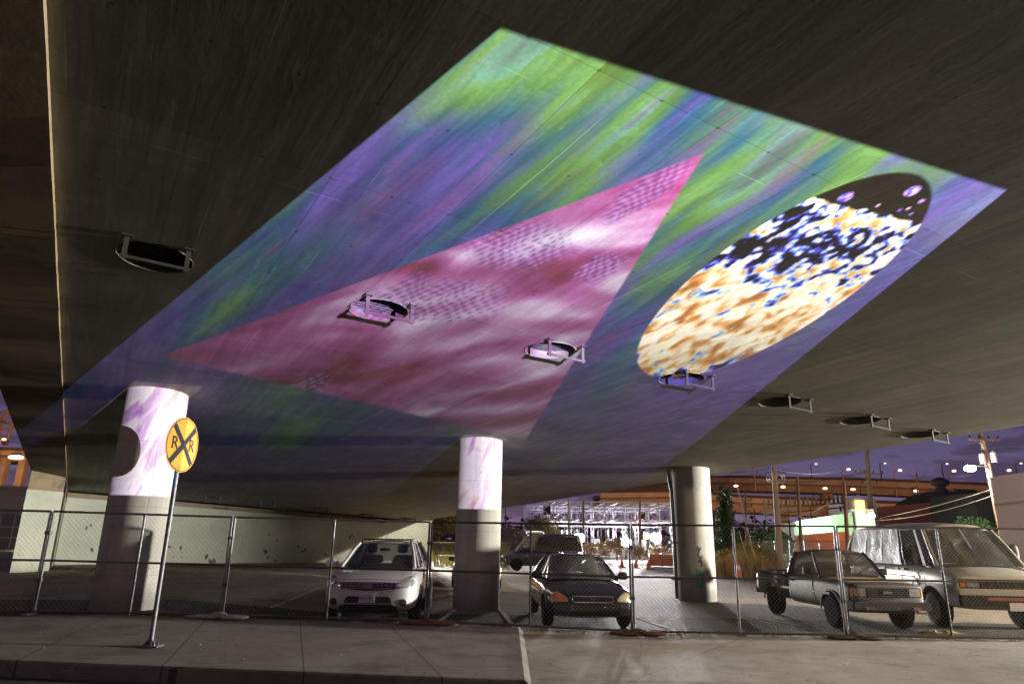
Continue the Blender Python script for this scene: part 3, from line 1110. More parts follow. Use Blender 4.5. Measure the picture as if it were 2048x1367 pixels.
def loft_body(name, secs, m, root, arches=(), sub=2, well=None):
    """secs: (y, half width, z bottom, z shoulder, z top [, tuck]); arches: (y, z, radius) holes cut through both sides"""
    vs, fs = [], []
    rings = []
    for sct in secs:
        y, w, zb, zs, zt = sct[:5]
        tk = sct[5] if len(sct) > 5 else 0.93
        half = [(0, zb), (w * .72, zb), (w * .95, zb + .07), (w, zb + .33 * (zs - zb)), (w * .995, zs - .16 * (zs - zb)), (w * tk, zs), (w * .55, zt - .012), (0, zt)]
        ring = half + [(-x, z) for x, z in half[-2:0:-1]]
        rings.append([(x, y, z) for x, z in ring])
    n = len(rings[0])
    vs = [p for r_ in rings for p in r_]
    for i in range(len(rings) - 1):
        for k in range(n):
            a, b_ = i * n + k, i * n + (k + 1) % n
            fs.append((a, b_, b_ + n, a + n))
    h = n // 2
    for o_ in (0, (len(rings) - 1) * n):
        for k in range(h):
            q = [o_ + k, o_ + k + 1, o_ + (n - k - 1) % n, o_ + (n - k) % n]
            q2 = []
            for z in q:
                if z not in q2:
                    q2.append(z)
            if len(q2) > 2:
                fs.append(tuple(q2))
    me = bpy.data.meshes.new(name)
    me.from_pydata(vs, [], fs)
    bm = bmesh.new()
    bm.from_mesh(me)
    bmesh.ops.recalc_face_normals(bm, faces=bm.faces)
    bm.to_mesh(me)
    bm.free()
    o = bpy.data.objects.new(name, me)
    C.objects.link(o)
    md = o.modifiers.new('s', 'SUBSURF')
    md.levels = md.render_levels = sub
    me2 = ev_mesh(o)
    o.modifiers.clear()
    o.data = me2
    bv = BVHTree.FromPolygons([v.co.copy() for v in me2.vertices], [tuple(p.vertices) for p in me2.polygons])
    me2.materials.clear()
    me2.materials.append(m)
    me2.materials.append(well or PLAST)
    for (y, z, r_) in arches:
        cb = MB()
        cb.lathe((-3, y, z), [(r_, 0), (r_, 6)], 32, axis='x')
        # leave the middle of the car in place: two short cutters
        for sx in (-1, 1):
            cb2 = MB()
            cb2.lathe((sx * 0.55 if sx > 0 else -3, y, z), [(r_, 0), (r_, 2.45)], 32, axis='x')
            co = cb2.build('cut', [PLAST, PLAST])
            bm_ = o.modifiers.new('b', 'BOOLEAN')
            bm_.operation = 'DIFFERENCE'
            bm_.object = co
            bm_.solver = 'EXACT'
            me3 = ev_mesh(o)
            o.modifiers.clear()
            o.data = me3
            bpy.data.objects.remove(co)
    me = o.data
    me.materials.clear()
    me.materials.append(m)
    me.materials.append(well or PLAST)
    for p in me.polygons:
        c = p.center
        p.material_index = 0
        for (y, z, r_) in arches:
            dd = math.hypot(c.y - y, c.z - z)
            if dd < r_ + 0.004 and abs(c.x) > 0.3:
                p.material_index = 1
        p.use_smooth = True
    me.set_sharp_from_angle(angle=R(38))
    o.parent = root
    return o, bv


def conform(name, bv, outline, m, parent, axis='front', off=0.008, res=0.05, thick=0.03, side=-1, smooth=True):
    """a patch with the given outline laid on the body: (x,z) seen from the front, or (y,z) seen from a side"""
    bm = bmesh.new()
    vv = [bm.verts.new((a, 0, c)) for a, c in outline]
    bm.faces.new(vv)
    for _ in range(6):
        bmesh.ops.triangulate(bm, faces=[f for f in bm.faces if len(f.verts) > 3])
        long_ = [e for e in bm.edges if e.calc_length() > res]
        if not long_:
            break
        bmesh.ops.subdivide_edges(bm, edges=long_, cuts=1)
    bmesh.ops.triangulate(bm, faces=bm.faces[:])
    if axis == 'front':
        o_, d_ = (lambda a, c: Vector((a, -5, c))), Vector((0, 1, 0))
    elif axis == 'rear':
        o_, d_ = (lambda a, c: Vector((a, 12, c))), Vector((0, -1, 0))
    else:
        o_, d_ = (lambda a, c: Vector((5 * side, a, c))), Vector((-side, 0, 0))
    for v in bm.verts:
        a, c = v.co.x, v.co.z
        hit = bv.ray_cast(o_(a, c), d_)
        if hit[0] is None:
            q = bv.find_nearest(Vector((a, 0, c)) if axis == 'front' else Vector((side, a, c)))[0]
            q = Vector((a, q.y, c)) if axis in ('front', 'rear') else Vector((q.x, a, c))
        else:
            q = hit[0]
        v.co = q - d_ * off
    ext = bmesh.ops.extrude_face_region(bm, geom=bm.faces[:])
    for v in [g for g in ext['geom'] if isinstance(g, bmesh.types.BMVert)]:
        v.co = v.co + d_ * thick
    bmesh.ops.recalc_face_normals(bm, faces=bm.faces)
    me = bpy.data.meshes.new(name)
    bm.to_mesh(me)
    bm.free()
    me.materials.append(m)
    if smooth:
        for p in me.polygons:
            p.use_smooth = True
        me.set_sharp_from_angle(angle=R(40))
    return link(name, me, parent)


def mirror(poly):
    return [(-x, z) for x, z in poly][::-1]


def circ(x, z, r_, n=18, rz=None):
    return [(x + r_ * COS(2 * math.pi * k / n), z + (rz or r_) * SIN(2 * math.pi * k / n)) for k in range(n)]


def wheel(root, x, y, r_, w, spokes=6, rim=RIMM):
    sx = 1 if x > 0 else -1
    b = MB()
    b.lathe((x, y, r_), [(r_ * .62, -w / 2), (r_ * .9, -w / 2), (r_ * .985, -w * .36), (r_, -w * .2), (r_, w * .2), (r_ * .985, w * .36), (r_ * .9, w / 2), (r_ * .62, w / 2)], 36, axis='x')
    t = b.build('wheel', TYRE, root, smooth=50)
    b = MB()
    xo = sx * w * .36
    b.lathe((x + xo, y, r_), [(r_ * .64, -.01 * sx), (r_ * .64, .02 * sx), (r_ * .57, .02 * sx), (r_ * .56, -.02 * sx)], 30, axis='x')
    for k in range(spokes):
        a = 2 * math.pi * k / spokes + .3
        p0 = Vector((x + xo, y + COS(a) * r_ * .1, r_ + SIN(a) * r_ * .1))
        p1 = Vector((x + xo, y + COS(a) * r_ * .6, r_ + SIN(a) * r_ * .6))
        b.beam(p0, p1, .03, r_ * .17, (-SIN(a) * 0 + 0, -SIN(a), COS(a)))
    b.lathe((x + xo, y, r_), [(.0, .03 * sx), (r_ * .16, .02 * sx), (r_ * .17, -.02 * sx)], 16, axis='x')
    b.cur = 1
    b.lathe((x + xo - sx * .03, y, r_), [(0.0, 0.0), (r_ * .63, 0.0)], 24, axis='x')
    b.build('rim', [rim, BLK], t)
    return t


def cabin(root, paint, cowl, wtop, rtop, rbase, bpill=((.42, .5),), gl=GLASS, gls=None, crown=.045, pw=.05, trim=PLAST, rear_glass=True, side_gl=True):
    """greenhouse of pillars, roof and panes; each corner is (y, z, half width)"""
    gls = gls or gl
    lerp = lambda a, c, f: tuple(a[k] + (c[k] - a[k]) * f for k in range(3))
    V3 = lambda q, sx: Vector((q[2] * sx, q[0], q[1]))
    # roof
    b = MB()
    ny, nx = 10, 10
    g = []
    for j in range(ny + 1):
        f = j / ny
        q = lerp(wtop, rtop, f)
        lift = crown * .5 * SIN(math.pi * f)
        for i in range(nx + 1):
            s_ = -1 + 2 * i / nx
            zz = q[1] + crown * (1 - abs(s_) ** 2.6) + lift - (0.0 if abs(s_) < .99 else .03)
            yy = q[0] + (-.05 * (1 - s_ * s_) if f == 0 else .05 * (1 - s_ * s_) if f == 1 else 0)
            g.append((q[2] * s_, yy, zz))
    n1 = (nx + 1) * (ny + 1)
    fs = []
    for j in range(ny):
        for i in range(nx):
            a = j * (nx + 1) + i
            fs.append((a, a + 1, a + nx + 2, a + nx + 1))
    under = [(x * .97, y, z - .05) for x, y, z in g]
    fs2 = [tuple(k + n1 for k in f) for f in fs]
    rim_ = []
    border = [i for i in range(nx + 1)] + [j * (nx + 1) + nx for j in range(1, ny + 1)] + [ny * (nx + 1) + i for i in range(nx - 1, -1, -1)] + [j * (nx + 1) for j in range(ny - 1, 0, -1)]
    for k in range(len(border)):
        a, c = border[k], border[(k + 1) % len(border)]
        rim_.append((a, c, c + n1, a + n1))
    b.add(g + under, fs + fs2 + rim_)
    b.build('roof', paint, root, smooth=50)
    # pillars
    for sx in (-1, 1):
        b = MB()
        b.tube([V3(cowl, sx), V3(lerp(cowl, wtop, .55), sx) + Vector((0.015 * sx, 0, .015)), V3(wtop, sx)], [pw * .9, pw * .75, pw * .7], 8)
        b.build('front_pillar', paint, root, smooth=50)
        b = MB()
        b.tube([V3(rbase, sx), V3(lerp(rbase, rtop, .5), sx) + Vector((.012 * sx, 0, .012)), V3(rtop, sx)], [pw * 1.6, pw * 1.3, pw], 8)
        b.build('rear_pillar', paint, root, smooth=50)
    fr = [0.0] + [q for pr in bpill for q in pr] + [1.0]
    for (f0, f1) in bpill:
        for sx in (-1, 1):
            bb = MB()
            p_ = [V3(lerp(cowl, rbase, f0), sx), V3(lerp(cowl, rbase, f1), sx), V3(lerp(wtop, rtop, f1), sx), V3(lerp(wtop, rtop, f0), sx)]
            bb.prism(p_, (0, 0, 0), (-.05 * sx, 0, 0))
            bb.build('door_pillar', trim, root)
    # panes

    def pane(name, a, c, d, e, bow, m):
        # a,c bottom corners, d,e top corners (same order)
        pb = MB()
        nu, nv = 12, 5
        vs, fs = [], []
        for j in range(nv + 1):
            for i in range(nu + 1):
                u_, v_ = i / nu, j / nv
                q = (a.lerp(c, u_)).lerp(d.lerp(e, u_), v_)
                q = q + bow * (4 * u_ * (1 - u_)) * (1 - .3 * v_)
                vs.append(q)
        for j in range(nv):
            for i in range(nu):
                k = j * (nu + 1) + i
                fs.append((k, k + 1, k + nu + 2, k + nu + 1))
        pb.add(vs, fs)
        return pb.build(name, m, root, smooth=60)
    up_ = Vector((0, 0, .02))
    pane('windshield', V3(cowl, -1), V3(cowl, 1), V3(wtop, -1), V3(wtop, 1), Vector((0, -.10, .03)), gl)
    if rear_glass:
        pane('rear_window', V3(rbase, -1), V3(rbase, 1), V3(rtop, -1), V3(rtop, 1), Vector((0, .08, .02)), gl)
    if side_gl:
        for k in range(0, len(fr), 2):
            for sx in (-1, 1):
                f0, f1 = fr[k], fr[k + 1]
                pane('side_window', V3(lerp(cowl, rbase, f0), sx), V3(lerp(cowl, rbase, f1), sx), V3(lerp(wtop, rtop, f0), sx), V3(lerp(wtop, rtop, f1), sx), Vector((.01 * sx, 0, 0)), gls)


def seats(root, spots, w=.24, h=.62, hr=True, m=SEATM):
    for (x, y, z) in spots:
        b = MB()
        b.ell((x, y, z + h * .42), (w, .09, h * .5), .55)
        if hr:
            b.ell((x, y + .02, z + h + .08), (w * .52, .05, .1), .6)
        b.build('seat', m, root, smooth=60)


def mirror_pair(root, x, y, z, m, s_=1.0, flip=False):
    for sx in (-1, 1):
        b = MB()
        b.ell((x * sx, y, z), (.125 * s_, .06 * s_, .085 * s_), .65)
        b.tube([((x - .1 * s_) * sx, y + .01, z - .05 * s_), ((x - .24 * s_) * sx, y + .03, z - .09 * s_)], .025, 8)
        b.build('side_mirror', m, root, smooth=60)


def steering(root, x, y, z):
    b = MB()
    pts = [Vector((x + .18 * COS(a), y + .1 * SIN(a) * .6, z + .17 * SIN(a))) for a in [2 * math.pi * k / 20 for k in range(21)]]
    b.tube(pts, .014, 6)
    b.beam((x - .17, y, z), (x + .17, y, z), .03, .05)
    b.build('steering_wheel', PLAST, root)


def frontgrid(root_bv, x0, x1, z0, z1, nx, nz, m, parent, name='grille_mesh', r_=.008):
    bv = root_bv
    b = MB()

    def P(x, z, off=.018):
        h = bv.ray_cast(Vector((x, -5, z)), Vector((0, 1, 0)))[0]
        return Vector((x, (h.y if h else 0) - off, z))
    for j in range(nz + 1):
        z = z0 + (z1 - z0) * j / nz
        b.tube([P(x0 + (x1 - x0) * i / 16, z) for i in range(17)], r_, 5)
    for i in range(nx + 1):
        x = x0 + (x1 - x0) * i / nx
        b.tube([P(x, z0), P(x, (z0 + z1) / 2), P(x, z1)], r_, 5)
    return b.build(name, m, parent)


# ---- white suv
def make_suv(loc, rz):
    W = mat('white_paint', (0.62, 0.6, 0.6), 0.3, scale=2, amt=0.06, coat=1.0, dirt=((0.42, 0.4, 0.37), 1.5, 0.66))
    r_ = thing('parked_suv', 'white suv with roof rails parked nose first behind the fence', 'suv', loc, rz)
    secs = [(0.0, .62, .44, .80, .83), (.05, .80, .36, .86, .89), (.2, .91, .28, .93, .97), (.45, .965, .25, .985, 1.03), (.95, .975, .25, 1.03, 1.10), (1.4, .97, .25, 1.06, 1.13),
            (2.4, .97, .25, 1.08, 1.10), (3.8, .97, .28, 1.10, 1.11), (4.55, .93, .34, 1.1, 1.11), (4.75, .84, .42, 1.0, 1.02)]
    body, bv = loft_body('body', secs, W, r_, arches=((.98, .36, .43), (3.8, .36, .43)))
    cabin(r_, W, (1.08, 1.075, .80), (2.05, 1.60, .60), (4.0, 1.60, .60), (4.6, 1.1, .78), bpill=((.30, .36), (.62, .68)), pw=.055, trim=W, gls=GLASS_B)
    for x in (-.86, .86):
        for y in (.98, 3.8):
            wheel(r_, x, y, .37, .24, 6)
    hl = [(.60, .78), (.70, .74), (.865, .77), (.885, .86), (.85, .955), (.74, .965), (.60, .87)]
    hl = [(.56, .80), (.66, .745), (.86, .755), (.905, .84), (.87, .945), (.80, .975), (.70, .93)]
    for pl in (hl, mirror(hl)):
        h_ = conform('headlight', bv, pl, LENS, body, off=.012)
    gr = [(-.60, .82), (-.56, .745), (-.3, .705), (0, .69), (.3, .705), (.56, .745), (.60, .82), (.60, .85), (.3, .86), (0, .86), (-.3, .86), (-.60, .85)]
    g_ = conform('grille', bv, gr, PLAST, body, off=.006)
    frontgrid(bv, -.55, .55, .735, .845, 12, 2, CHROME, g_, 'grille_bars', .011)
    b = MB()
    hh = bv.ray_cast(Vector((0, -5, .77)), Vector((0, 1, 0)))[0]
    b.lathe((0, hh.y - .03, .775), [(.062, 0), (.062, .02), (.05, .02), (.05, 0)], 24, axis='y')
    b.box((0, hh.y - .03, .775), (.15, .02, .022))
    b.build('badge', CHROME, g_)
    intake = [(-.50, .36), (.50, .36), (.46, .55), (.40, .585), (-.40, .585), (-.46, .55)]
    conform('lower_intake', bv, intake, PLAST, body, off=.006)
    skid = [(-.62, .25), (.62, .25), (.58, .40), (.50, .42), (-.50, .42), (-.58, .40)]
    conform('skirt', bv, skid, PLAST, body, off=.012)
    b = MB()
    b.tube([Vector((x, bv.ray_cast(Vector((x, -5, .44)), Vector((0, 1, 0)))[0].y - .02, .44)) for x in [-.5 + .1 * i for i in range(11)]], .012, 6)
    b.build('chrome_strip', CHROME, body)
    for sx in (-1, 1):
        conform('fog_lamp', bv, circ(.70 * sx, .47, .075), PLAST, body, off=.008)
    pl = MB()
    py = bv.ray_cast(Vector((0, -5, .56)), Vector((0, 1, 0)))[0].y - .03
    pl.box((-.02, py, .555), (.32, .012, .175))
    plo = pl.build('licence_plate', PLATE, body)
    M4 = Matrix(((1, 0, 0, -.02), (0, 0, -1, py - .009), (0, 1, 0, .545), (0, 0, 0, 1)))
    text_mesh('lettering', '6NDP961', .088, PLATETX, plo, M4)
    M5 = Matrix(((1, 0, 0, -.02), (0, 0, -1, py - .009), (0, 1, 0, .615), (0, 0, 0, 1)))
    text_mesh('lettering', 'California', .034, mat('plate_red', (.5, .05, .05), .5), plo, M5)
    b = MB()
    for xs_ in ([-.86 + .172 * i for i in range(11)],):
        pts = []
        for x in xs_:
            z = .905 - .02 * (x / .86) ** 2
            h_ = bv.ray_cast(Vector((x, -5, z)), Vector((0, 1, 0)))[0]
            pts.append(h_ + Vector((0, -.001, 0)))
        b.tube(pts, .006, 4)
    b.build('hood_seam', PLAST, body)
    for sx in (-1, 1):
        for yy in (1.45, 2.55, 3.5):
            b = MB()
            pts = []
            for z in (.35, .6, .85, 1.02):
                h_ = bv.ray_cast(Vector((5 * sx, yy, z)), Vector((-sx, 0, 0)))[0]
                pts.append(h_ + Vector((.001 * sx, 0, 0)))
            b.tube(pts, .007, 4)
            b.build('door_seam', PLAST, body)
    mirror_pair(r_, 1.06, 1.32, 1.16, W, 1.1)
    seats(r_, [(-.36, 2.35, .78), (.36, 2.35, .78)])
    seats(r_, [(-.4, 3.4, .72), (.4, 3.4, .72)], w=.3, h=.42)
    steering(r_, .37, 1.85, 1.10)
    b = MB()
    b.ell((0, 1.5, 1.10), (.74, .32, .07), .5)
    b.build('dashboard', PLAST, r_, smooth=60)
    b = MB()
    b.ell((0.02, 1.78, 1.47), (.12, .02, .035), .6)
    b.build('rear_view_mirror', PLAST, r_, smooth=60)
    for sx in (-1, 1):
        b = MB()
        b.tube([(.57 * sx, 2.1, 1.62), (.575 * sx, 2.2, 1.68), (.575 * sx, 3.7, 1.69), (.57 * sx, 3.85, 1.63)], .02, 8)
        b.build('roof_rail', BLACKM, r_, smooth=60)
    b = MB()
    b.tube([(-.575, 3.0, 1.69), (.575, 3.0, 1.69)], .018, 8)
    b.build('roof_rack_bar', BLACKM, r_)
    b = MB()
    b.tube([(-.575, 2.3, 1.69), (.575, 2.3, 1.69)], .018, 8)
    b.build('roof_rack_bar', BLACKM, r_)
    b = MB()
    b.tube([(.0, 2.12, 1.66), (.0, 2.25, 1.84)], [.008, .004], 6)
    b.ell((0, 2.12, 1.655), (.02, .035, .015))
    b.build('antenna', PLAST, r_)
    for x0 in (-.5, .15):
        b = MB()
        b.tube([(x0, 1.02, 1.125), (x0 + .45, 1.08, 1.135)], .01, 6)
        b.build('wiper', PLAST, r_)
    return r_


# ---- sedans
def make_sedan(loc, rz, name, label, paint, lens=(AMBER, LENSY), cat='sedan'):
    r_ = thing(name, label, cat, loc, rz)
    secs = [(0.0, .60, .38, .58, .60), (.05, .76, .28, .64, .665), (.2, .84, .22, .69, .725), (.5, .87, .2, .745, .795), (.95, .88, .2, .80, .87), (1.25, .88, .2, .83, .90),
            (2.2, .885, .2, .86, .885), (3.3, .875, .22, .88, .90), (3.9, .86, .24, .88, .92), (4.3, .82, .3, .86, .885), (4.45, .72, .38, .78, .8)]
    body, bv = loft_body('body', secs, paint, r_, arches=((.82, .30, .345), (3.45, .30, .345)))
    cabin(r_, paint, (1.16, .865, .735), (1.98, 1.315, .525), (2.95, 1.315, .53), (3.65, .9, .70), bpill=((.42, .48),), pw=.042, gl=GLASS_D)
    for x in (-.775, .775):
        for y in (.82, 3.45):
            wheel(r_, x, y, .295, .19, 7)
    hl = [(.42, .575), (.60, .52), (.80, .53), (.835, .60), (.80, .68), (.70, .70), (.56, .665)]
    hl = [(.47, .535), (.72, .525), (.82, .56), (.80, .66), (.70, .70), (.60, .675), (.50, .60)]
    conform('headlight', bv, mirror(hl), lens[0], body, off=.012)['label'] = 'amber tinted headlight'
    conform('headlight', bv, hl, lens[1], body, off=.012)
    gr = [(-.40, .555), (-.36, .52), (.36, .52), (.40, .555), (.40, .60), (.37, .625), (-.37, .625), (-.40, .60)]
    g_ = conform('grille', bv, gr, PLAST, body, off=.006)
    b = MB()
    pts = []
    for x, z in gr + [gr[0]]:
        h_ = bv.ray_cast(Vector((x, -5, z)), Vector((0, 1, 0)))[0]
        pts.append(Vector((x, h_.y - .014, z)))
    b.tube(pts, .011, 6)
    b.build('grille_frame', CHROME, g_)
    b = MB()
    h_ = bv.ray_cast(Vector((0, -5, .572)), Vector((0, 1, 0)))[0]
    y0 = h_.y - .025
    for a, c in (((-.035, .605), (-.026, .545)), ((.035, .605), (.026, .545)), ((-.028, .575), (.028, .575))):
        b.beam((a[0], y0, a[1]), (c[0], y0, c[1]), .012, .014, (0, 1, 0))
    b.build('badge', CHROME, g_)
    conform('lower_intake', bv, [(-.45, .27), (.45, .27), (.40, .36), (-.40, .36)], PLAST, body, off=.006)
    b = MB()
    for x, z in ((-.42, .455), (.22, .43), (-.78, .5), (.76, .5)):
        h_ = bv.ray_cast(Vector((x, -5, z)), Vector((0, 1, 0)))[0]
        b.ell((x, h_.y - .01, z), (.018, .012, .018))
    b.build('bumper_bolts', CHROME, body)
    for zz, nm in ((.655, 'hood_seam'), (.49, 'bumper_seam')):
        b = MB()
        pts = []
        for i in range(11):
            x = -.74 + .148 * i
            h_ = bv.ray_cast(Vector((x, -5, zz)), Vector((0, 1, 0)))[0]
            pts.append(h_ + Vector((0, -.001, 0)))
        b.tube(pts, .006, 4)
        b.build(nm, GALV_D if nm == 'bumper_seam' else PLAST, body)
    mirror_pair(r_, .93, 1.42, .95, PLAST, .9)
    seats(r_, [(-.34, 2.1, .55), (.34, 2.1, .55)], w=.23, h=.5)
    seats(r_, [(-.36, 3.0, .55), (.36, 3.0, .55)], w=.32, h=.42, hr=True)
    steering(r_, .34, 1.62, .9)
    b = MB()
    b.ell((0, 1.42, .88), (.68, .26, .06), .5)
    b.build('dashboard', PLAST, r_, smooth=60)
    b = MB()
    b.ell((0.0, 1.82, 1.235), (.125, .02, .04), .6)
    b.tube([(0, 1.86, 1.25), (0, 1.92, 1.3)], .008, 6)
    b.build('rear_view_mirror', PLAST, r_, smooth=60)
    b = MB()
    for sx in (-1, 1):
        for yy in (1.28, 2.32, 3.18):
            pts = []
            for z in (.28, .5, .7, .84):
                h_ = bv.ray_cast(Vector((5 * sx, yy, z)), Vector((-sx, 0, 0)))[0]
                if h_:
                    pts.append(h_ + Vector((.001 * sx, 0, 0)))
            b.tube(pts, .006, 4)
    b.build('door_seam', PLAST, body)
    return r_


# ---- pickup
def make_pickup(loc, rz):
    G = mat('faded_grey_paint', (0.055, 0.048, 0.054), 0.52, scale=2.5, amt=0.15, coat=0.06, dirt=((0.17, 0.13, 0.11), 1.8, 0.6))
    TAN = mat('tan_hood_paint', (0.44, 0.29, 0.17), 0.62, scale=3, amt=0.25, dirt=((0.2, 0.15, 0.12), 2.5, 0.6))  # tan tone used for the hood panel alone
    r_ = thing('pickup_truck', 'old faded grey pickup truck with tan hood', 'pickup', loc, rz)
    secs = [(0.0, .76, .42, .88, .90, .97), (.03, .79, .38, .90, .92, .97), (.12, .805, .34, .92, .945, .96), (.6, .815, .34, .95, .985, .95), (1.2, .82, .34, .97, 1.01, .95), (1.5, .82, .34, .98, 1.0, .95),
            (2.0, .82, .34, .98, .985, .95), (2.54, .82, .34, .98, .985, .95), (2.6, .82, .34, .98, .985, .95)]
    body, bv = loft_body('body', secs, G, r_, arches=((.72, .34, .39),), sub=2)
    cabin(r_, G, (1.18, .985, .74), (1.66, 1.50, .60), (2.42, 1.50, .62), (2.57, .99, .73), bpill=(), pw=.045, gl=GLASS_D)
    # bed: hollow box with arches
    bed, bvb = loft_body('bed', [(2.64, .80, .40, .97, .975, .98), (2.67, .82, .38, .98, .985, .97), (3.4, .82, .38, .98, .985, .97), (4.3, .82, .40, .98, .985, .97), (4.36, .80, .42, .97, .975, .98)], G, r_, arches=((3.42, .34, .39),), sub=2)
    b = MB()
    for sx in (-1, 1):
        b.box((.76 * sx, 3.5, 1.0), (.10, 1.65, .05))
    b.box((0, 4.3, 1.0), (1.5, .06, .05))
    b.box((0, 2.7, 1.0), (1.5, .06, .05))
    b.build('bed_rail', G, bed)
    b = MB()
    for sx in (-1, 1):
        for y in (3.05, 3.55, 4.05):
            b.box((.79 * sx, y, 1.027), (.035, .11, .006))
    b.cur = 0
    b.box((0, 3.5, .99), (1.38, 1.56, .012))
    b.build('bed_floor', PLAST, bed)
    for x in (-.72, .72):
        for y in (.72, 3.42):
            wheel(r_, x, y, .33, .21, 8, RIMM)
    # hood panel of a different colour
    b = MB()
    n_ = 8
    vs, fs = [], []
    for j in range(n_ + 1):
        y = .14 + (1.02) * j / n_
        hw = .70 - .03 * j / n_
        for i in range(9):
            x = -hw + 2 * hw * i / 8
            h_ = bv.ray_cast(Vector((x, y, 3)), Vector((0, 0, -1)))[0]
            vs.append((x, y, h_.z + .012))
    for j in range(n_):
        for i in range(8):
            k = j * 9 + i
            fs.append((k, k + 1, k + 10, k + 9))
    b.add(vs, fs)
    b.build('hood', TAN, r_, smooth=60)
    gr = [(-.74, .66), (.74, .66), (.75, .85), (-.75, .85)]
    g_ = conform('grille', bv, gr, PLAST, body, off=.004)
    frontgrid(bv, -.42, .42, .68, .83, 3, 4, BLACKM, g_, 'grille_bars', .009)
    hl = [(.47, .68), (.71, .68), (.72, .83), (.47, .83)]
    for pl in (hl, mirror(hl)):
        conform('headlight', bv, pl, LENS, body, off=.014)
    tl = [(.735, .67), (.785, .68), (.785, .84), (.735, .84)]
    for pl in (tl, mirror(tl)):
        conform('turn_signal', bv, pl, AMBER, body, off=.012)
    b = MB()
    b.box((0, -.022, .755), (.2, .012, .05))
    b.build('badge', GALV_D, g_)
    b = MB()
    b.box((0, -.09, .50), (1.62, .12, .15))
    b.box((-.78, .06, .50), (.1, .34, .15))
    b.box((.78, .06, .50), (.1, .34, .15))
    b.build('bumper', mat('dull_bumper', (.03, .027, .026), .75, 0, spec=.2), r_)
    b = MB()
    for sx in (-1, 1):
        b = MB()
        b.box((.5 * sx, -.155, .46), (.17, .015, .05))
        b.build('bumper_lamp', mat('dark_amber', (.22, .05, .025), .4), r_)
    b = MB()
    b.box((0, 4.42, .52), (1.5, .08, .14))
    b.build('rear_bumper', BLACKM, r_)
    b = MB()
    for sx in (-1, 1):
        b = MB()
        b.box((.90 * sx, 1.46, 1.10), (.17, .06, .14))
        b.tube([(.82 * sx, 1.48, 1.06), (.74 * sx, 1.52, 1.02)], .02, 6)
        b.build('side_mirror', PLAST, r_)
    b = MB()
    for x0, x1 in ((-.45, -.02), (.1, .55)):
        b = MB()
        b.tube([(x0, 1.2, 1.04), (x1, 1.38, 1.2)], .009, 6)
        b.build('wiper', PLAST, r_)
    b = MB()
    b.ell((0, 2.35, .98), (.68, .1, .3), .5)
    b.build('seat', mat('tan_seat', (.2, .17, .12), .9), r_, smooth=60)
    b = MB()
    b.ell((0, 1.45, .99), (.7, .26, .06), .5)
    b.build('dashboard', PLAST, r_, smooth=60)
    for sx in (-1, 1):
        for yy in (1.42, 2.5):
            b = MB()
            b.tube([(.823 * sx, yy, .38), (.832 * sx, yy, .7), (.80 * sx, yy, .96)], .006, 4)
            b.build('door_seam', GALV_D, r_)
        for (yc_) in (.72, 3.42):
            b = MB()
            pts = [(.822 * sx, yc_ + .41 * COS(a), .34 + .41 * SIN(a)) for a in [math.pi * k / 14 for k in range(15)]]
            b.tube(pts, .016, 6)
            b.build('arch_trim', G, r_)
    b = MB()
    for sx in (-1, 1):
        b = MB()
        b.box((.838 * sx, 2.05, .68), (.012, 4.0 - 1.3, .05))
        b.build('side_moulding', GALV_D, r_)
    b = MB()
    for sx in (-1, 1):
        b = MB()
        b.box((.84 * sx, 2.42, .86), (.02, .13, .03))
        b.build('door_handle', CHROME, r_)
    return r_


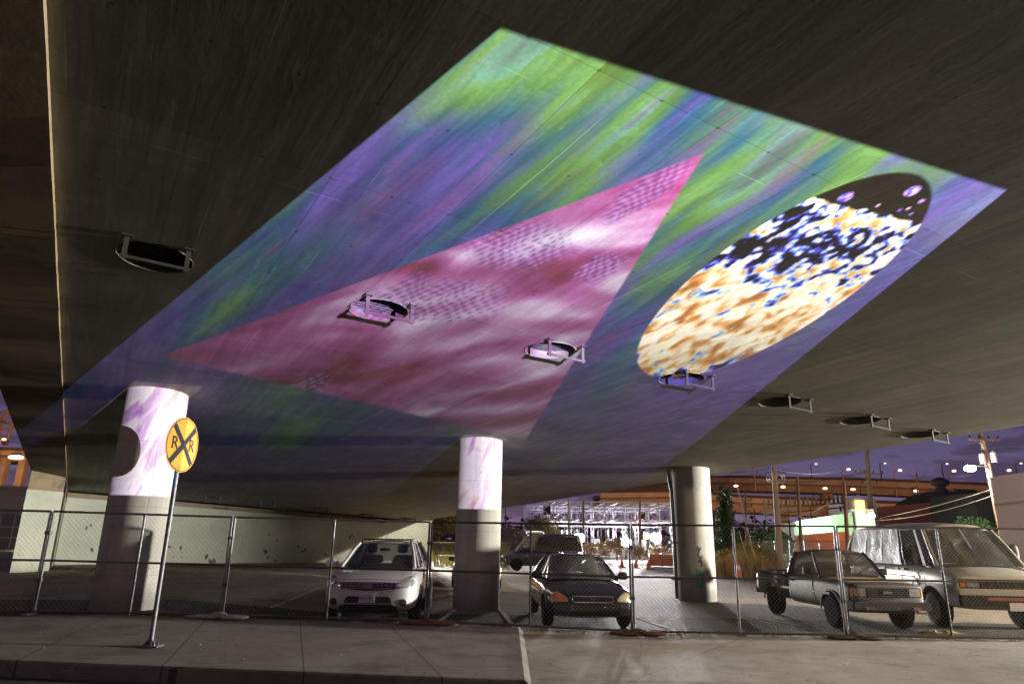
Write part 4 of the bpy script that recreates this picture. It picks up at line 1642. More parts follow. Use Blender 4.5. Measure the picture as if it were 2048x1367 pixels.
# ---- old white van
def make_old_van(loc, rz):
    W = mat('dirty_white_paint', (0.42, 0.4, 0.34), 0.42, scale=2.2, amt=0.12, coat=0.3, dirt=((0.33, 0.29, 0.2), 1.6, 0.58))
    r_ = thing('old_van', 'dirty white van with foil covered side windows and black spray paint', 'van', loc, rz)
    secs = [(0.0, .86, .46, 1.02, 1.05, .95), (.04, .92, .42, 1.05, 1.09, .95), (.2, .97, .40, 1.10, 1.16, .93), (.55, .99, .4, 1.15, 1.24, .93), (.75, .99, .4, 1.17, 1.26, .93),
            (1.6, 1.0, .4, 1.2, 1.22, .97), (3.5, 1.0, .4, 1.2, 1.22, .97), (4.8, .99, .42, 1.2, 1.22, .97), (4.95, .94, .48, 1.18, 1.2, .97)]
    body, bv = loft_body('body', secs, W, r_, arches=((.85, .37, .45), (3.85, .37, .45)))
    cabin(r_, W, (.62, 1.22, .90), (1.28, 1.98, .74), (4.72, 1.98, .74), (4.93, 1.2, .93), bpill=((.10, .125), (.30, .33), (.53, .555), (.74, .76)), pw=.05, gl=glass('van_glass', (.3, .32, .3), haze=(.4, .4, .33), hazef=.16), gls=GLASS_B, crown=.13, trim=W)
    FOIL = mat('foil_screen', (0.13, 0.135, 0.145), 0.5, 0.6, scale=3.0, amt=0.3, bump=0.9, bscale=5)
    lerp = lambda a, c, f: tuple(a[k] + (c[k] - a[k]) * f for k in range(3))
    cowl, wtop, rtop, rbase = (.62, 1.22, .90), (1.28, 1.98, .74), (4.72, 1.98, .74), (4.93, 1.2, .93)
    for f0, f1 in ((.325, .53), (.54, .745), (.755, .985)):
        for sx in (-1, 1):
            b = MB()
            vs, fs = [], []
            for j in range(7):
                for i in range(7):
                    f = f0 + (f1 - f0) * i / 6
                    q0, q1 = lerp(cowl, rbase, f), lerp(wtop, rtop, f)
                    q = lerp(q0, q1, .0 + 1.04 * j / 6)
                    vs.append(((q[2] + .03 + .012 * SIN(i * 1.9 + j * .7) + rnd.uniform(-.012, .014)) * sx, q[0], q[1]))
            for j in range(6):
                for i in range(6):
                    k = j * 7 + i
                    fs.append((k, k + 1, k + 8, k + 7))
            b.add(vs, fs)
            b.build('foil_cover', FOIL, r_, smooth=25)
    for x in (-.86, .86):
        for y in (.85, 3.85):
            wheel(r_, x, y, .36, .23, 8)
    gr = [(-.84, .82), (.84, .82), (.84, 1.0), (-.84, 1.0)]
    g_ = conform('grille', bv, gr, PLAST, body, off=.004)
    frontgrid(bv, -.42, .42, .84, .98, 5, 4, GALV_D, g_, 'grille_bars', .01)
    hl = [(.46, .85), (.72, .85), (.72, .975), (.46, .975)]
    for pl in (hl, mirror(hl)):
        conform('headlight', bv, pl, LENS, body, off=.014)
    tl = [(.735, .84), (.83, .85), (.83, .98), (.735, .98)]
    for pl in (tl, mirror(tl)):
        conform('turn_signal', bv, pl, AMBER, body, off=.012)
    b = MB()
    b.box((0, -.12, .6), (1.9, .14, .2))
    b.box((-.93, .06, .6), (.1, .4, .2))
    b.box((.93, .06, .6), (.1, .4, .2))
    b.build('bumper', mat('dull_bumper', (.03, .027, .026), .75, 0, spec=.2), r_)
    b = MB()
    b.box((-.1, -.198, .64), (.7, .012, .06))
    b.build('bumper_tape', mat('rusty_tape', (.28, .1, .05), .7), r_)
    b = MB()
    b.box((.1, -.2, .5), (.31, .012, .155))
    b.build('licence_plate', PLATE, r_)
    conform('lower_panel', bv, [(-.86, .66), (.86, .66), (.86, .79), (-.86, .79)], W, body, off=.01)
    b = MB()
    for sx in (-1, 1):
        b = MB()
        b.ell((1.16 * sx, 1.28, 1.5), (.1, .05, .2), .6)
        b.tube([(1.08 * sx, 1.3, 1.34), (.98 * sx, 1.34, 1.22)], .018, 6)
        b.tube([(1.08 * sx, 1.3, 1.64), (.88 * sx, 1.34, 1.6)], .014, 6)
        b.build('side_mirror', PLAST, r_, smooth=60)
    b = MB()
    for x0, x1 in ((-.62, .0), (.12, .72)):
        b = MB()
        b.tube([(x0, .60, 1.27), (x1, .66, 1.31)], .012, 6)
        b.build('wiper', PLAST, r_)
    b = MB()
    b.beam((.0, .555, 1.255), (.0, 1.19, 2.0), .025, .012)
    b.build('windshield_bar', W, r_)
    seats(r_, [(-.45, 1.7, .95), (.45, 1.7, .95)], w=.26, h=.6)
    b = MB()
    b.ell((-.45, 1.2, 1.5), (.06, .03, .22), .8)
    b.ell((-.55, 1.21, 1.66), (.14, .025, .04), .8)
    b.ell((-.62, 1.22, 1.5), (.06, .03, .2), .8)
    b.build('hanging_cloth', mat('cream_cloth', (.55, .5, .38), .9), r_, smooth=60)
    b = MB()
    b.ell((0, 1.05, 1.2), (.85, .3, .06), .5)
    b.build('dashboard', PLAST, r_, smooth=60)
    b = MB()
    for sx in (-1, 1):
        for yy in (1.02, 1.98, 2.85, 3.55):
            pts = []
            for z in (.45, .7, .95, 1.15):
                h_ = bv.ray_cast(Vector((5 * sx, yy, z)), Vector((-sx, 0, 0)))[0]
                pts.append(h_ + Vector((.002 * sx, 0, 0)))
            b.tube(pts, .008, 4)
            b.build('door_seam', GALV_D, r_)
            b = MB()
        pts = []
        for k in range(13):
            h_ = bv.ray_cast(Vector((5 * sx, 1.4 + .27 * k, .98)), Vector((-sx, 0, 0)))[0]
            pts.append(h_ + Vector((.002 * sx, 0, 0)))
        b.tube(pts, .008, 4)
        b.build('side_crease', GALV_D, r_)
        b = MB()
    b = MB()
    for sx in (-1, 1):
        for yy in (1.85, 2.1, 2.75):
            b = MB()
            b.box((1.012 * sx, yy, 1.12), (.03, .15, .05))
            b.build('door_handle', BLACKM, r_)
    # spray paint on the front door
    b = MB()
    pts0 = [(1.15, 1.12), (1.28, 1.05), (1.2, .95), (1.36, .92), (1.3, .82), (1.45, .78)]
    for (y0, z0), (y1, z1) in list(zip(pts0[:-1], pts0[1:])) + [((1.28, 1.05), (1.42, 1.1)), ((1.36, .92), (1.5, .98)), ((1.22, .86), (1.34, .74)), ((1.5, .9), (1.56, .78))]:
        for sx in (-1,):
            P0 = bv.ray_cast(Vector((5 * sx, y0, z0)), Vector((-sx, 0, 0)))[0]
            P1 = bv.ray_cast(Vector((5 * sx, y1, z1)), Vector((-sx, 0, 0)))[0]
            b.tube([P0, P1], .014, 5)
    b.build('spray_paint', mat('black_spray_paint', (0.03, 0.03, 0.03), 0.6), body)
    return r_


# ---- big dark panel van seen side on
def make_panel_van(loc, rz):
    Kp = mat('dark_van_paint', (0.016, 0.018, 0.024), 0.28, scale=2, amt=0.1, coat=1.0)
    r_ = thing('panel_van', 'tall black panel van parked sideways by the bright substation', 'van', loc, rz)
    secs = [(0.0, .8, .42, .85, .88, .95), (.06, .9, .34, .95, 1.0, .95), (.3, .96, .3, 1.05, 1.12, .95), (.8, .98, .3, 1.15, 1.25, .95), (1.2, .98, .3, 1.2, 1.3, .97),
            (3, .98, .3, 1.25, 1.28, .98), (5.1, .98, .3, 1.25, 1.28, .98), (5.25, .96, .36, 1.2, 1.25, .98)]
    body, bv = loft_body('body', secs, Kp, r_, arches=((.95, .35, .43), (4.2, .35, .43)))
    cabin(r_, Kp, (.95, 1.27, .92), (1.75, 2.2, .80), (5.05, 2.25, .82), (5.2, 1.25, .94), bpill=((.2, .28), (.92, .97)), pw=.07, gl=GLASS_D, gls=GLASS_B, crown=.1, trim=Kp)
    for sx in (-1, 1):
        b = MB()
        b.prism([Vector((.985 * sx, 2.1, 1.3)), Vector((.965 * sx, 5.0, 1.3)), Vector((.845 * sx, 4.95, 2.17)), Vector((.845 * sx, 2.35, 2.17))], (0, 0, 0), (-.03 * sx, 0, 0))
        b.build('side_panel', mat('black_side_panel', (.012, .012, .014), .12, scale=2, coat=.2, spec=.3), r_)
    for x in (-.84, .84):
        for y in (.95, 4.2):
            wheel(r_, x, y, .36, .23, 6)
    hl = [(.55, .78), (.82, .80), (.84, .98), (.6, .92)]
    for pl in (hl, mirror(hl)):
        conform('headlight', bv, pl, LENS, body, off=.014)
    mirror_pair(r_, 1.1, 1.35, 1.45, PLAST, 1.2)
    b = MB()
    b.ell((0, 2.2, 2.42), (.45, .6, .12), .6)
    b.build('roof_unit', mat('white_roof_unit', (.6, .6, .6), .5), r_, smooth=60)
    b = MB()
    for sx in (-1, 1):
        b = MB()
        b.box((.99 * sx, 2.55, .55), (.02, 2.3, .06))
        b.build('side_moulding', GALV_D, r_)
        b = MB()
        b.box((.995 * sx, 1.9, 1.1), (.02, .14, .04))
        b.build('door_handle', GALV_D, r_)
    return r_


pb = at(752, 1180, 14.15)
su = make_suv((pb.x - .12, 14.0, 0), R(1.5))
su.scale = (.95, .95, .95)
pb = at(1174, 1190, 14.1)
BLKP_ = mat('black_car_paint', (0.012, 0.012, 0.014), 0.22, scale=2, amt=0.2, coat=1.0, dirt=((0.03, 0.028, 0.025), 2, 0.66))
make_sedan((pb.x + .1, 14.0, 0), R(4), 'parked_sedan', 'black compact sedan with amber tinted headlight parked behind the fence', BLKP_)
pb = at(953, 1150, 24.6)
make_sedan((pb.x, 24.6, 0), R(2), 'yellow_sedan', 'yellow sedan mostly hidden behind the middle bridge column',
           mat('taxi_yellow', (0.6, 0.36, 0.06), 0.3, scale=2, amt=.1, coat=1.0), (LENS, AMBER))
pb = at(1772, 1190, 14.7)
make_pickup((pb.x + .03, 14.7, 0), R(5.2))
pb = at(1893, 1190, 15.0)
ov = make_old_van((pb.x + 1.2, 15.0, 0), R(-2.5))
ov.scale = (1.03, 1.03, 1.03)
pb = at(1000, 1130, 40.5)
pv = make_panel_van((pb.x + .1, 40.0, 0), R(-88))
pv.scale = (.84, .84, .84)

# ------------------------------------------------------------------ far background
ORD = ['first', 'second', 'third', 'fourth', 'fifth', 'sixth', 'seventh', 'eighth', 'ninth', 'tenth', 'eleventh', 'twelfth', 'thirteenth', 'fourteenth', 'fifteenth']


def beam_light(name, loc, target, col, power, deg, blend=.6, rad=.2):
    l = bpy.data.lights.new(name, 'SPOT')
    l.color = col
    l.energy = power
    l.shadow_soft_size = rad
    l.spot_size = R(deg)
    l.spot_blend = blend
    o = bpy.data.objects.new(name, l)
    o.location = loc
    o.rotation_euler = (Vector(target) - Vector(loc)).to_track_quat('-Z', 'Y').to_euler()
    C.objects.link(o)
    return o


def point(name, loc, col, power, rad=0.15):
    l = bpy.data.lights.new(name, 'POINT')
    l.color = col
    l.energy = power
    l.shadow_soft_size = rad
    o = bpy.data.objects.new(name, l)
    o.location = loc
    C.objects.link(o)
    return o


SODIUM = (1.0, 0.42, 0.13)
WHITEL = (1.0, 0.96, 0.98)
VIAD = mat('viaduct_concrete', (0.36, 0.31, 0.27), 0.85, scale=.4, amt=0.2)
SODL = emis('sodium_lamp', (1.0, 0.56, 0.34), 6)
PINKL = emis('pink_lamp', (1.0, 0.62, 0.6), 2.2)
WHL = emis('white_lamp', (1.0, 0.97, 0.95), 120)


def viaduct(name, label, pts, Ys, depth_, par, group='elevated freeway decks in the background'):
    """pts: top edge pixels; a box girder with parapet and overhang follows them at depth Ys"""
    r_ = thing(name, label, 'viaduct', (0, 0, 0), 0, group)
    P = [at(u, v, Y) for (u, v), Y in zip(pts, Ys)]
    b = MB()
    pr = [(0, 0), (0, -par), (1.2, -par - .35), (2.2, -depth_), (9, -depth_), (10.5, -par - .35), (11.5, -par), (11.5, 0)]
    for A, B in zip(P[:-1], P[1:]):
        d = (B - A)
        n_ = Vector((-d.y, d.x, 0)).normalized()
        va = [A + n_ * o_ + Vector((0, 0, z)) for o_, z in pr]
        vb = [B + n_ * o_ + Vector((0, 0, z)) for o_, z in pr]
        b.add(va + vb, [(k, k + 1, k + 9, k + 8) for k in range(7)] + [(1, 6, 14, 9)])
    b.build('girder', VIAD, r_)
    b = MB()
    for A, B in zip(P[:-1], P[1:]):
        b.beam(A + Vector((0, -.15, .05)), B + Vector((0, -.15, .05)), .3, .5)
    b.build('barrier_rail', mat('dark_rail', (.06, .045, .04), .8), r_)
    return r_, P


v1, P1 = viaduct('upper_viaduct', 'upper orange lit freeway deck with street lamps along it', [(1180, 955), (1420, 952), (1720, 958), (2000, 969), (2300, 985)], [165, 160, 150, 140, 132], 2.9, 1.3)
v2, P2 = viaduct('lower_viaduct', 'lower orange lit freeway deck passing behind cypress and substation', [(1200, 983), (1360, 981), (1480, 992), (1740, 1003), (2200, 1018)], [128, 128, 125, 122, 118], 2.7, 1.0)
for r_, cs in ((v1, [(1433, 965, 158), (1650, 972, 152), (1880, 978, 143)]), (v2, [(1386, 1000, 133), (1560, 1008, 130), (1765, 1020, 126)])):
    for (u, v, Y) in cs:
        p = at(u, v, Y + 5)
        b = MB()
        b.box((p.x, p.y, p.z / 2), (2.2, 1.8, p.z))
        b.box((p.x, p.y, p.z - .8), (4.5, 2.2, 1.6))
        b.build('pier', VIAD, r_)


def street_lamp(u, v, Y, h, label, m, rad=.3, side=1, group='small street lamps on the freeway decks', name='street_lamp', arm=1.4):
    p = at(u, v, Y)
    r_ = thing(name, label, 'street lamp', (p.x - arm * side, p.y, p.z - h), 0, group)
    b = MB()
    b.tube([(0, 0, 0), (0, 0, h - .3), (arm * .4 * side, 0, h + .05), (arm * side, 0, h)], [.16, .12, .09, .07], 6)
    b.build('pole', mat('lamp_pole', (.4, .3, .24), .6), r_)
    b = MB()
    b.ell((arm * side, 0, h), (rad, rad, rad * .6))
    b.build('lamp_head', m, r_)
    return r_, p


up = [(1520, 931, 150), (1632, 927, 175), (1697, 938, 150), (1770, 926, 175), (1800, 940, 148), (1894, 927, 170), (1908, 941, 145), (2018, 940, 140), (2042, 926, 165)]
LL = ['lone lamp just right of the pale pole', 'high faint lamp left of the twin crossarm pole', 'orange lamp on a stub post left of the crossarm pole', 'high faint lamp right of the crossarm pole',
      'orange lamp on the deck right of the crossarm pole', 'small high lamp above the roof cupola', 'orange deck lamp left of the glaring street light', 'orange deck lamp right of the transformer pole', 'faint pink lamp highest by the right edge']
for (u, v, Y), l_ in zip(up, LL):
    street_lamp(u, v, Y, 5.5 if Y < 160 else 8, l_, SODL if Y < 160 else PINKL, .36 if Y < 160 else .3)
for i, (u, v) in enumerate([(1472, 971), (1566, 973), (1650, 976), (1706, 978), (1832, 981), (1995, 986)]):
    p = at(u, v, 143)
    r_ = thing('underdeck_lamp', ORD[i] + ' glowing lamp from the left under the upper freeway deck', 'lamp', p, 0, 'lamps under the upper deck')
    b = MB()
    b.ell((0, 0, 0), (.45, .3, .22))
    b.build('diffuser', SODL, r_)
    b = MB()
    b.box((0, 0, .4), (.5, .4, .3))
    b.build('housing', GALV_D, r_)
for (u, v, Y, e) in [(1300, 1010, 112, 3000), (1500, 1030, 105, 5000), (1750, 1040, 104, 4500), (2010, 1010, 104, 4000), (1600, 985, 138, 3000), (1850, 990, 130, 3000)]:
    q = at(u, v, Y)
    point('sodium_light', q, SODIUM, e, .4)

# left background: freeway deck with an orange steel gantry
r_, PL = viaduct('far_left_viaduct', 'orange lit freeway deck at far left behind the overpass edge', [(-200, 893), (-40, 896), (110, 900)], [120, 120, 120], 1.9, 1.0)
for u in (12, 50):
    p = at(u, 915, 122)
    b = MB()
    b.box((p.x, p.y, p.z / 2), (1.2, 1.2, p.z))
    b.build('pier', VIAD, r_)
r_ = thing('sign_gantry', 'orange lit lattice steel gantry at far left above the freeway', 'gantry', at(20, 890, 125))
b = MB()
q = lambda u, v, dy=0: at(u, v, 125 + dy)
for a, c in (((-90, 850), (40, 815)), ((-90, 885), (40, 850)), ((0, 840), (35, 816)), ((-30, 832), (38, 852)), ((18, 822), (-5, 862)), ((35, 815), (12, 890)), ((-60, 870), (-30, 834)), ((-5, 862), (8, 888))):
    for dy in (0, 1.6):
        b.tube([q(*a, dy), q(*c, dy)], .28, 6)
b.build('lattice', mat('gantry_steel', (.45, .3, .2), .6, scale=.5), r_, world=True)
street_lamp(8, 878, 118, 4, 'small orange lamp under the steel gantry at far left', SODL, .3, arm=.6)
p = at(32, 914, 117)
r_ = thing('underdeck_lamp', 'bright orange lamp under the far left freeway deck', 'lamp', p, 0, 'lamps under the left deck')
b = MB()
b.ell((0, 0, 0), (1.3, .5, .35))
b.build('diffuser', SODL, r_)
b = MB()
b.box((0, 0, .5), (1.4, .6, .35))
b.build('housing', GALV_D, r_)
point('sodium_light', at(10, 925, 110), SODIUM, 5000, .4)
point('sodium_light', at(-40, 860, 105), SODIUM, 3500, .4)

# left building with an arched window, dark tree mass behind it
r_ = thing('cream_building', 'low cream building with an arched window at the far left', 'building', (0, 0, 0))
CRM = mat('cream_wall', (.5, .45, .34), .8, scale=.8, amt=.12)
pa, pb2 = at(-260, 1100, 52), at(44, 1100, 56)
hz = at(20, 975, 54).z
b = MB()
dd = (pb2 - pa)
dd.z = 0
nn = Vector((dd.y, -dd.x, 0)).normalized()
b.prism([Vector((pa.x, pa.y, 0)), Vector((pb2.x, pb2.y, 0)), Vector((pb2.x, pb2.y, hz)), Vector((pa.x, pa.y, hz))], (0, 0, 0), -nn * 8)
b.build('wall', CRM, r_)
b = MB()
b.beam(Vector((pa.x, pa.y, hz + .1)) + nn * .1, Vector((pb2.x, pb2.y, hz + .1)) + nn * .1, .5, .25)
b.build('cornice', CRM, r_)
b = MB()
wc = at(36, 1060, 55.5)
dn = dd.normalized()
arch = [(-1.3, -1.2), (1.3, -1.2), (1.3, .4)] + [(1.3 * COS(a), .4 + 1.1 * SIN(a)) for a in [math.pi * k / 10 for k in range(1, 10)]] + [(-1.3, .4)]
wc = at(12, 1066, 55)
b.prism([wc + dn * x + Vector((0, 0, z)) + nn * .05 for x, z in arch], (0, 0, 0), nn * .06)
b.build('window', mat('dim_window', (.12, .1, .09), .4), r_)
b = MB()
for z in (-1.2, -.3, .5):
    b.beam(wc + dn * -1.3 + Vector((0, 0, z)) + nn * .14, wc + dn * 1.3 + Vector((0, 0, z)) + nn * .14, .06, .07)
for x in (-.5, .4):
    b.beam(wc + dn * x + Vector((0, 0, -1.2)) + nn * .14, wc + dn * x + Vector((0, 0, 1.3)) + nn * .14, .06, .07)
b.build('window_frame', CRM, r_)
point('wall_light', at(40, 1085, 50), (1.0, .8, .5), 90, .2)


# ---- foliage
def leafmat(name, col, amt=.5):
    return mat(name, col, .75, scale=1.6, amt=amt)


def crown(name, parent, n, shape, m, size, seed=1):
    g = random.Random(seed)
    b = MB()
    for _ in range(n):
        p = shape(g)
        if p is None:
            continue
        u_ = Vector((g.gauss(0, 1), g.gauss(0, 1), g.gauss(0, 1))).normalized()
        v_ = u_.cross(Vector((g.gauss(0, 1), g.gauss(0, 1), g.gauss(0, 1)))).normalized()
        s_ = size * g.uniform(.5, 1.3)
        b.add([p - u_ * s_, p - v_ * s_ * .5, p + u_ * s_, p + v_ * s_ * .5], [(0, 1, 2, 3)])
    return b.build(name, m, parent)


def clumps(cs):
    """cs: list of (centre, radii) ellipsoids; leaves gather toward their shells"""
    tot = sum(r[0] * r[2] for c, r in cs)

    def f(g):
        k = g.uniform(0, tot)
        for c, r in cs:
            k -= r[0] * r[2]
            if k <= 0:
                break
        d = Vector((g.gauss(0, 1), g.gauss(0, 1), g.gauss(0, 1))).normalized()
        q = g.uniform(.45, 1.0) ** .5 * g.uniform(.85, 1.12)
        return Vector((c[0] + d.x * r[0] * q, c[1] + d.y * r[1] * q, c[2] + d.z * r[2] * q))
    return f


def tree(name, label, cat, base, h, w, m, n, size, kind_='round', seed=3, group=None, trunk=True, tm=None):
    r_ = thing(name, label, cat, base, 0, group)
    g = random.Random(seed)
    if trunk:
        b = MB()
        b.tube([(0, 0, -.1), (g.uniform(-.05, .05) * h, 0, h * .35), (g.uniform(-.05, .05) * h, 0, h * .75)], [.045 * h ** .9, .03 * h ** .9, .012 * h], 8)
        for k in range(5):
            a = g.uniform(0, 6.28)
            z = h * g.uniform(.3, .55)
            b.tube([(0, 0, z), (COS(a) * w * .25, SIN(a) * w * .25, z + h * .15), (COS(a) * w * .38, SIN(a) * w * .38, z + h * .26)], [.02 * h, .012 * h, .005 * h], 6)
        b.build('trunk', tm or WOODP, r_)
    cs = []
    if kind_ == 'cone':
        for k in range(26):
            f = k / 25
            rr = w * .5 * (1 - f) ** .55 * (.9 + .25 * g.random()) * min(1, .55 + f * 3)
            cs.append(((g.gauss(0, .08) * w, g.gauss(0, .08) * w, h * (.1 + .88 * f)), (rr, rr, h * .075)))
    else:
        for k in range(14):
            a, e_ = g.uniform(0, 6.28), g.uniform(-.5, 1)
            q = .55 * w / 2
            rr = w * g.uniform(.15, .27)
            cs.append(((COS(a) * q * g.uniform(.4, 1.1), SIN(a) * q * g.uniform(.4, 1.1), h * .58 + e_ * h * .24), (rr, rr, rr * .85 * h / max(w, .1))))
    crown('crown', r_, n, clumps(cs), m, size, seed)
    return r_


p = at(1456, 1095, 46)
tree('cypress_tree', 'tall narrow dark green cypress beside the graffiti column', 'tree', (p.x, 46, 0), at(1456, 972, 46).z, 1.75, leafmat('cypress_leaf', (.035, .085, .022)), 5200, .10, 'cone', 5)
gb = leafmat('bush_leaf', (.06, .17, .035))
p = at(1562, 1100, 52)
tree('green_bush', 'round bright green bush behind the pale wooden pole', 'bush', (p.x, 52, 0), 3.0, 2.4, gb, 2600, .11, 'round', 8, trunk=True)
p = at(1528, 1100, 54)
tree('green_bush', 'darker green bush left of the pale wooden pole', 'bush', (p.x, 54, 0), 3.0, 2.6, leafmat('dark_bush_leaf', (.04, .1, .03)), 2400, .11, 'round', 9)
p = at(880, 1085, 58)
tree('autumn_tree', 'yellow green leafy tree left of the middle column', 'tree', (p.x, 58, .3), 4.6, 4.6, leafmat('autumn_leaf', (.24, .2, .03), .6), 5200, .14, 'round', 21)
p = at(820, 1085, 60)
tree('autumn_tree', 'dark shaded tree behind the right end of the pale wall', 'tree', (p.x - 1.0, 60, .3), 4.0, 4.0, leafmat('dark_leaf', (.07, .07, .025), .5), 3000, .15, 'round', 22)
p = at(1088, 1100, 62)
tree('scrubby_tree', 'pale scrubby tree behind the roof of the black panel van', 'tree', (p.x, 62, .3), 3.4, 4.4, leafmat('scrub_leaf', (.2, .19, .08), .5), 2600, .13, 'round', 23)
p = at(1010, 1095, 66)
tree('scrubby_tree', 'bare pinkish shrub right behind the middle column', 'tree', (p.x, 66, .0), 2.9, 5.0, leafmat('pink_scrub', (.28, .2, .16), .5), 2200, .12, 'round', 24)
for i, (u, Y, w, h, l_) in enumerate([(1190, 60, 3.2, 1.6, 'dry brown bush left of the orange cones'), (1235, 61, 2.6, 1.9, 'dry brown bush behind the first orange cone'), (1275, 60, 2.4, 1.4, 'low dry bush behind the fence post by the sedan'),
                                      (1320, 62, 2.6, 1.5, 'dry bush by the orange barrier left of the graffiti column')]):
    p = at(u, 1105, Y)
    tree('dry_bush', l_, 'bush', (p.x, Y, 0), h, w, leafmat('dry_bush_leaf', (.17, .12, .06), .5), 1100, .09, 'round', 30 + i, trunk=True, group='dry bushes before the substation')
# weedy bank left of the middle column
b = MB()
g = random.Random(5)
for _ in range(5200):
    u = g.uniform(800, 1015)
    Y = g.uniform(41, 57)
    p = at(u, 1110, Y)
    f = (Y - 41) / 16
    z = f * 1.1
    h_ = g.uniform(.15, .6)
    a = g.uniform(0, 6.28)
    b.add([(p.x - .03 * COS(a), Y, z - .1), (p.x + .03 * COS(a), Y, z - .1), (p.x + g.gauss(0, .15), Y + g.gauss(0, .1), z + h_)], [(0, 1, 2)])
kind(b.build('bank_grass', leafmat('bank_grass', (.25, .23, .08), .5)), 'stuff')
b = MB()
vs = []
for u in (790, 1020):
    for Y, z in ((40, -.02), (57, 1.15), (75, 1.2)):
        vs.append((at(u, 1110, Y).x, Y, z))
b.add(vs, [(0, 3, 4, 1), (1, 4, 5, 2)])
kind(b.build('bank', ground_mat('bank_soil', (.2, .15, .09), cracks=0)), 'structure')
r_ = thing('pipe_rail', 'pale steel pipe rail on the weedy bank left of the middle column', 'railing', at(870, 1110, 44))
b = MB()
for v, Y in ((1083, 47), (1110, 42)):
    b.tube([at(790 if v < 1100 else 876, v, Y), at(1010, v + 2, Y)], .035, 6)
b.build('rail', mat('pale_rail', (.6, .57, .5), .5), r_, world=True)
b = MB()
for u, Y in ((830, 47), (888, 47), (950, 47), (876, 42), (940, 42)):
    q0 = at(u, 1083 if Y == 47 else 1110, Y)
    b.tube([(q0.x, q0.y, 0), q0], .03, 6)
b.build('rail_post', GALV, r_, world=True)
# tall dry grass around the pale pole
b = MB()
for _ in range(6500):
    u = g.gauss(1492, 34)
    Y = g.uniform(36, 47)
    if not 1425 < u < 1565:
        continue
    p = at(u, 1140, Y)
    h_ = g.uniform(.35, 1.45) * (1 - abs(u - 1490) / 150)
    a = g.uniform(0, 6.28)
    l_ = g.gauss(0, .22)
    b.add([(p.x - .022 * COS(a), Y - .022 * SIN(a), 0), (p.x + .022 * COS(a), Y + .022 * SIN(a), 0), (p.x + l_ * .4 + .012, Y, h_ * .6), (p.x + l_, Y + g.gauss(0, .1), h_), (p.x + l_ * .4 - .012, Y, h_ * .6)], [(0, 1, 2, 3, 4)])
kind(b.build('tall_grass', leafmat('tall_dry_grass', (.33, .23, .08), .5)), 'stuff')
b = MB()
for _ in range(1500):
    u = g.gauss(1500, 40)
    Y = g.uniform(38, 48)
    p = at(u, 1120, Y)
    z = g.uniform(.6, 1.9) * (1 - abs(u - 1500) / 170)
    a = g.uniform(0, 6.28)
    s_ = g.uniform(.03, .08)
    b.add([(p.x - s_, Y, z), (p.x, Y + s_, z - s_ * .6), (p.x + s_, Y, z + s_ * .4), (p.x, Y - s_, z + s_)], [(0, 1, 2, 3)])
kind(b.build('weed_leaves', leafmat('weed_leaf', (.26, .22, .05), .6)), 'stuff')

# ---- substation: lattice steel frames
STEEL = mat('substation_steel', (.36, .36, .4), .45, .6, scale=1.0, amt=.2)
r_ = thing('substation', 'steel lattice substation frame glaring with white floodlights', 'substation', at(1200, 1095, 78))
SX0, SX1 = at(1056, 1050, 78).x, at(1352, 1050, 78).x
zt = at(1200, 1007, 78).z
zm = at(1200, 1040, 78).z
nb = 6
ys = (74, 80, 87, 94)
for i in range(nb + 1):
    x = SX0 + (SX1 - SX0) * i / nb
    for Y in ys:
        b = MB()
        w_ = .16
        for dx, dy in ((-w_, -w_), (w_, -w_), (w_, w_), (-w_, w_)):
            b.beam((x + dx, Y + dy, 0), (x + dx, Y + dy, zt), .05, .05, (0, 1, 0))
        for k in range(9):
            z0, z1 = zt * k / 9, zt * (k + 1) / 9
            b.beam((x - w_, Y - w_, z0), (x + w_, Y - w_, z1), .03, .03, (0, 1, 0))
            b.beam((x + w_, Y - w_, z0), (x + w_, Y + w_, z1), .03, .03, (1, 0, 0))
        b.build('column', STEEL, r_, world=True)
for z in (zm, zt):
    for Y in ys:
        b = MB()
        b.beam((SX0, Y, z), (SX1, Y, z), .12, .12)
        b.beam((SX0, Y, z - .45), (SX1, Y, z - .45), .09, .09)
        for k in range(24):
            xa, xb = SX0 + (SX1 - SX0) * k / 24, SX0 + (SX1 - SX0) * (k + 1) / 24
            b.beam((xa, Y, z - .45 * (k % 2)), (xb, Y, z - .45 * ((k + 1) % 2)), .04, .04)
        b.build('beam', STEEL, r_, world=True)
    for i in range(nb * 2 + 1):
        x = SX0 + (SX1 - SX0) * i / nb / 2
        b = MB()
        b.beam((x, ys[0], z - .02), (x, ys[-1], z - .02), .07, .1)
        b.build('cross_beam', STEEL, r_, world=True)
b = MB()
for i in range(nb):
    xa, xb = SX0 + (SX1 - SX0) * i / nb, SX0 + (SX1 - SX0) * (i + 1) / nb
    for Y in (ys[0], ys[2]):
        if (i + int(Y)) % 2 == 0:
            b.beam((xa, Y, zm), (xb, Y, zt), .06, .06)
            b.beam((xb, Y, zm), (xa, Y, zt), .06, .06)
        else:
            b.beam((xa, Y, .4), (xb, Y, zm), .06, .06)
b.build('brace', STEEL, r_, world=True)
for i in range(22):
    x = SX0 + (SX1 - SX0) * (i + .5) / 22
    b = MB()
    for Y in (75,):
        b.lathe((x, Y, zm + .05), [(.07, 0), (.1, .1), (.06, .15), (.1, .25), (.06, .3), (.09, .4), (.04, .5)], 6)
    b.build('insulator', mat('brown_insulator', (.12, .07, .05), .3), r_, world=True)
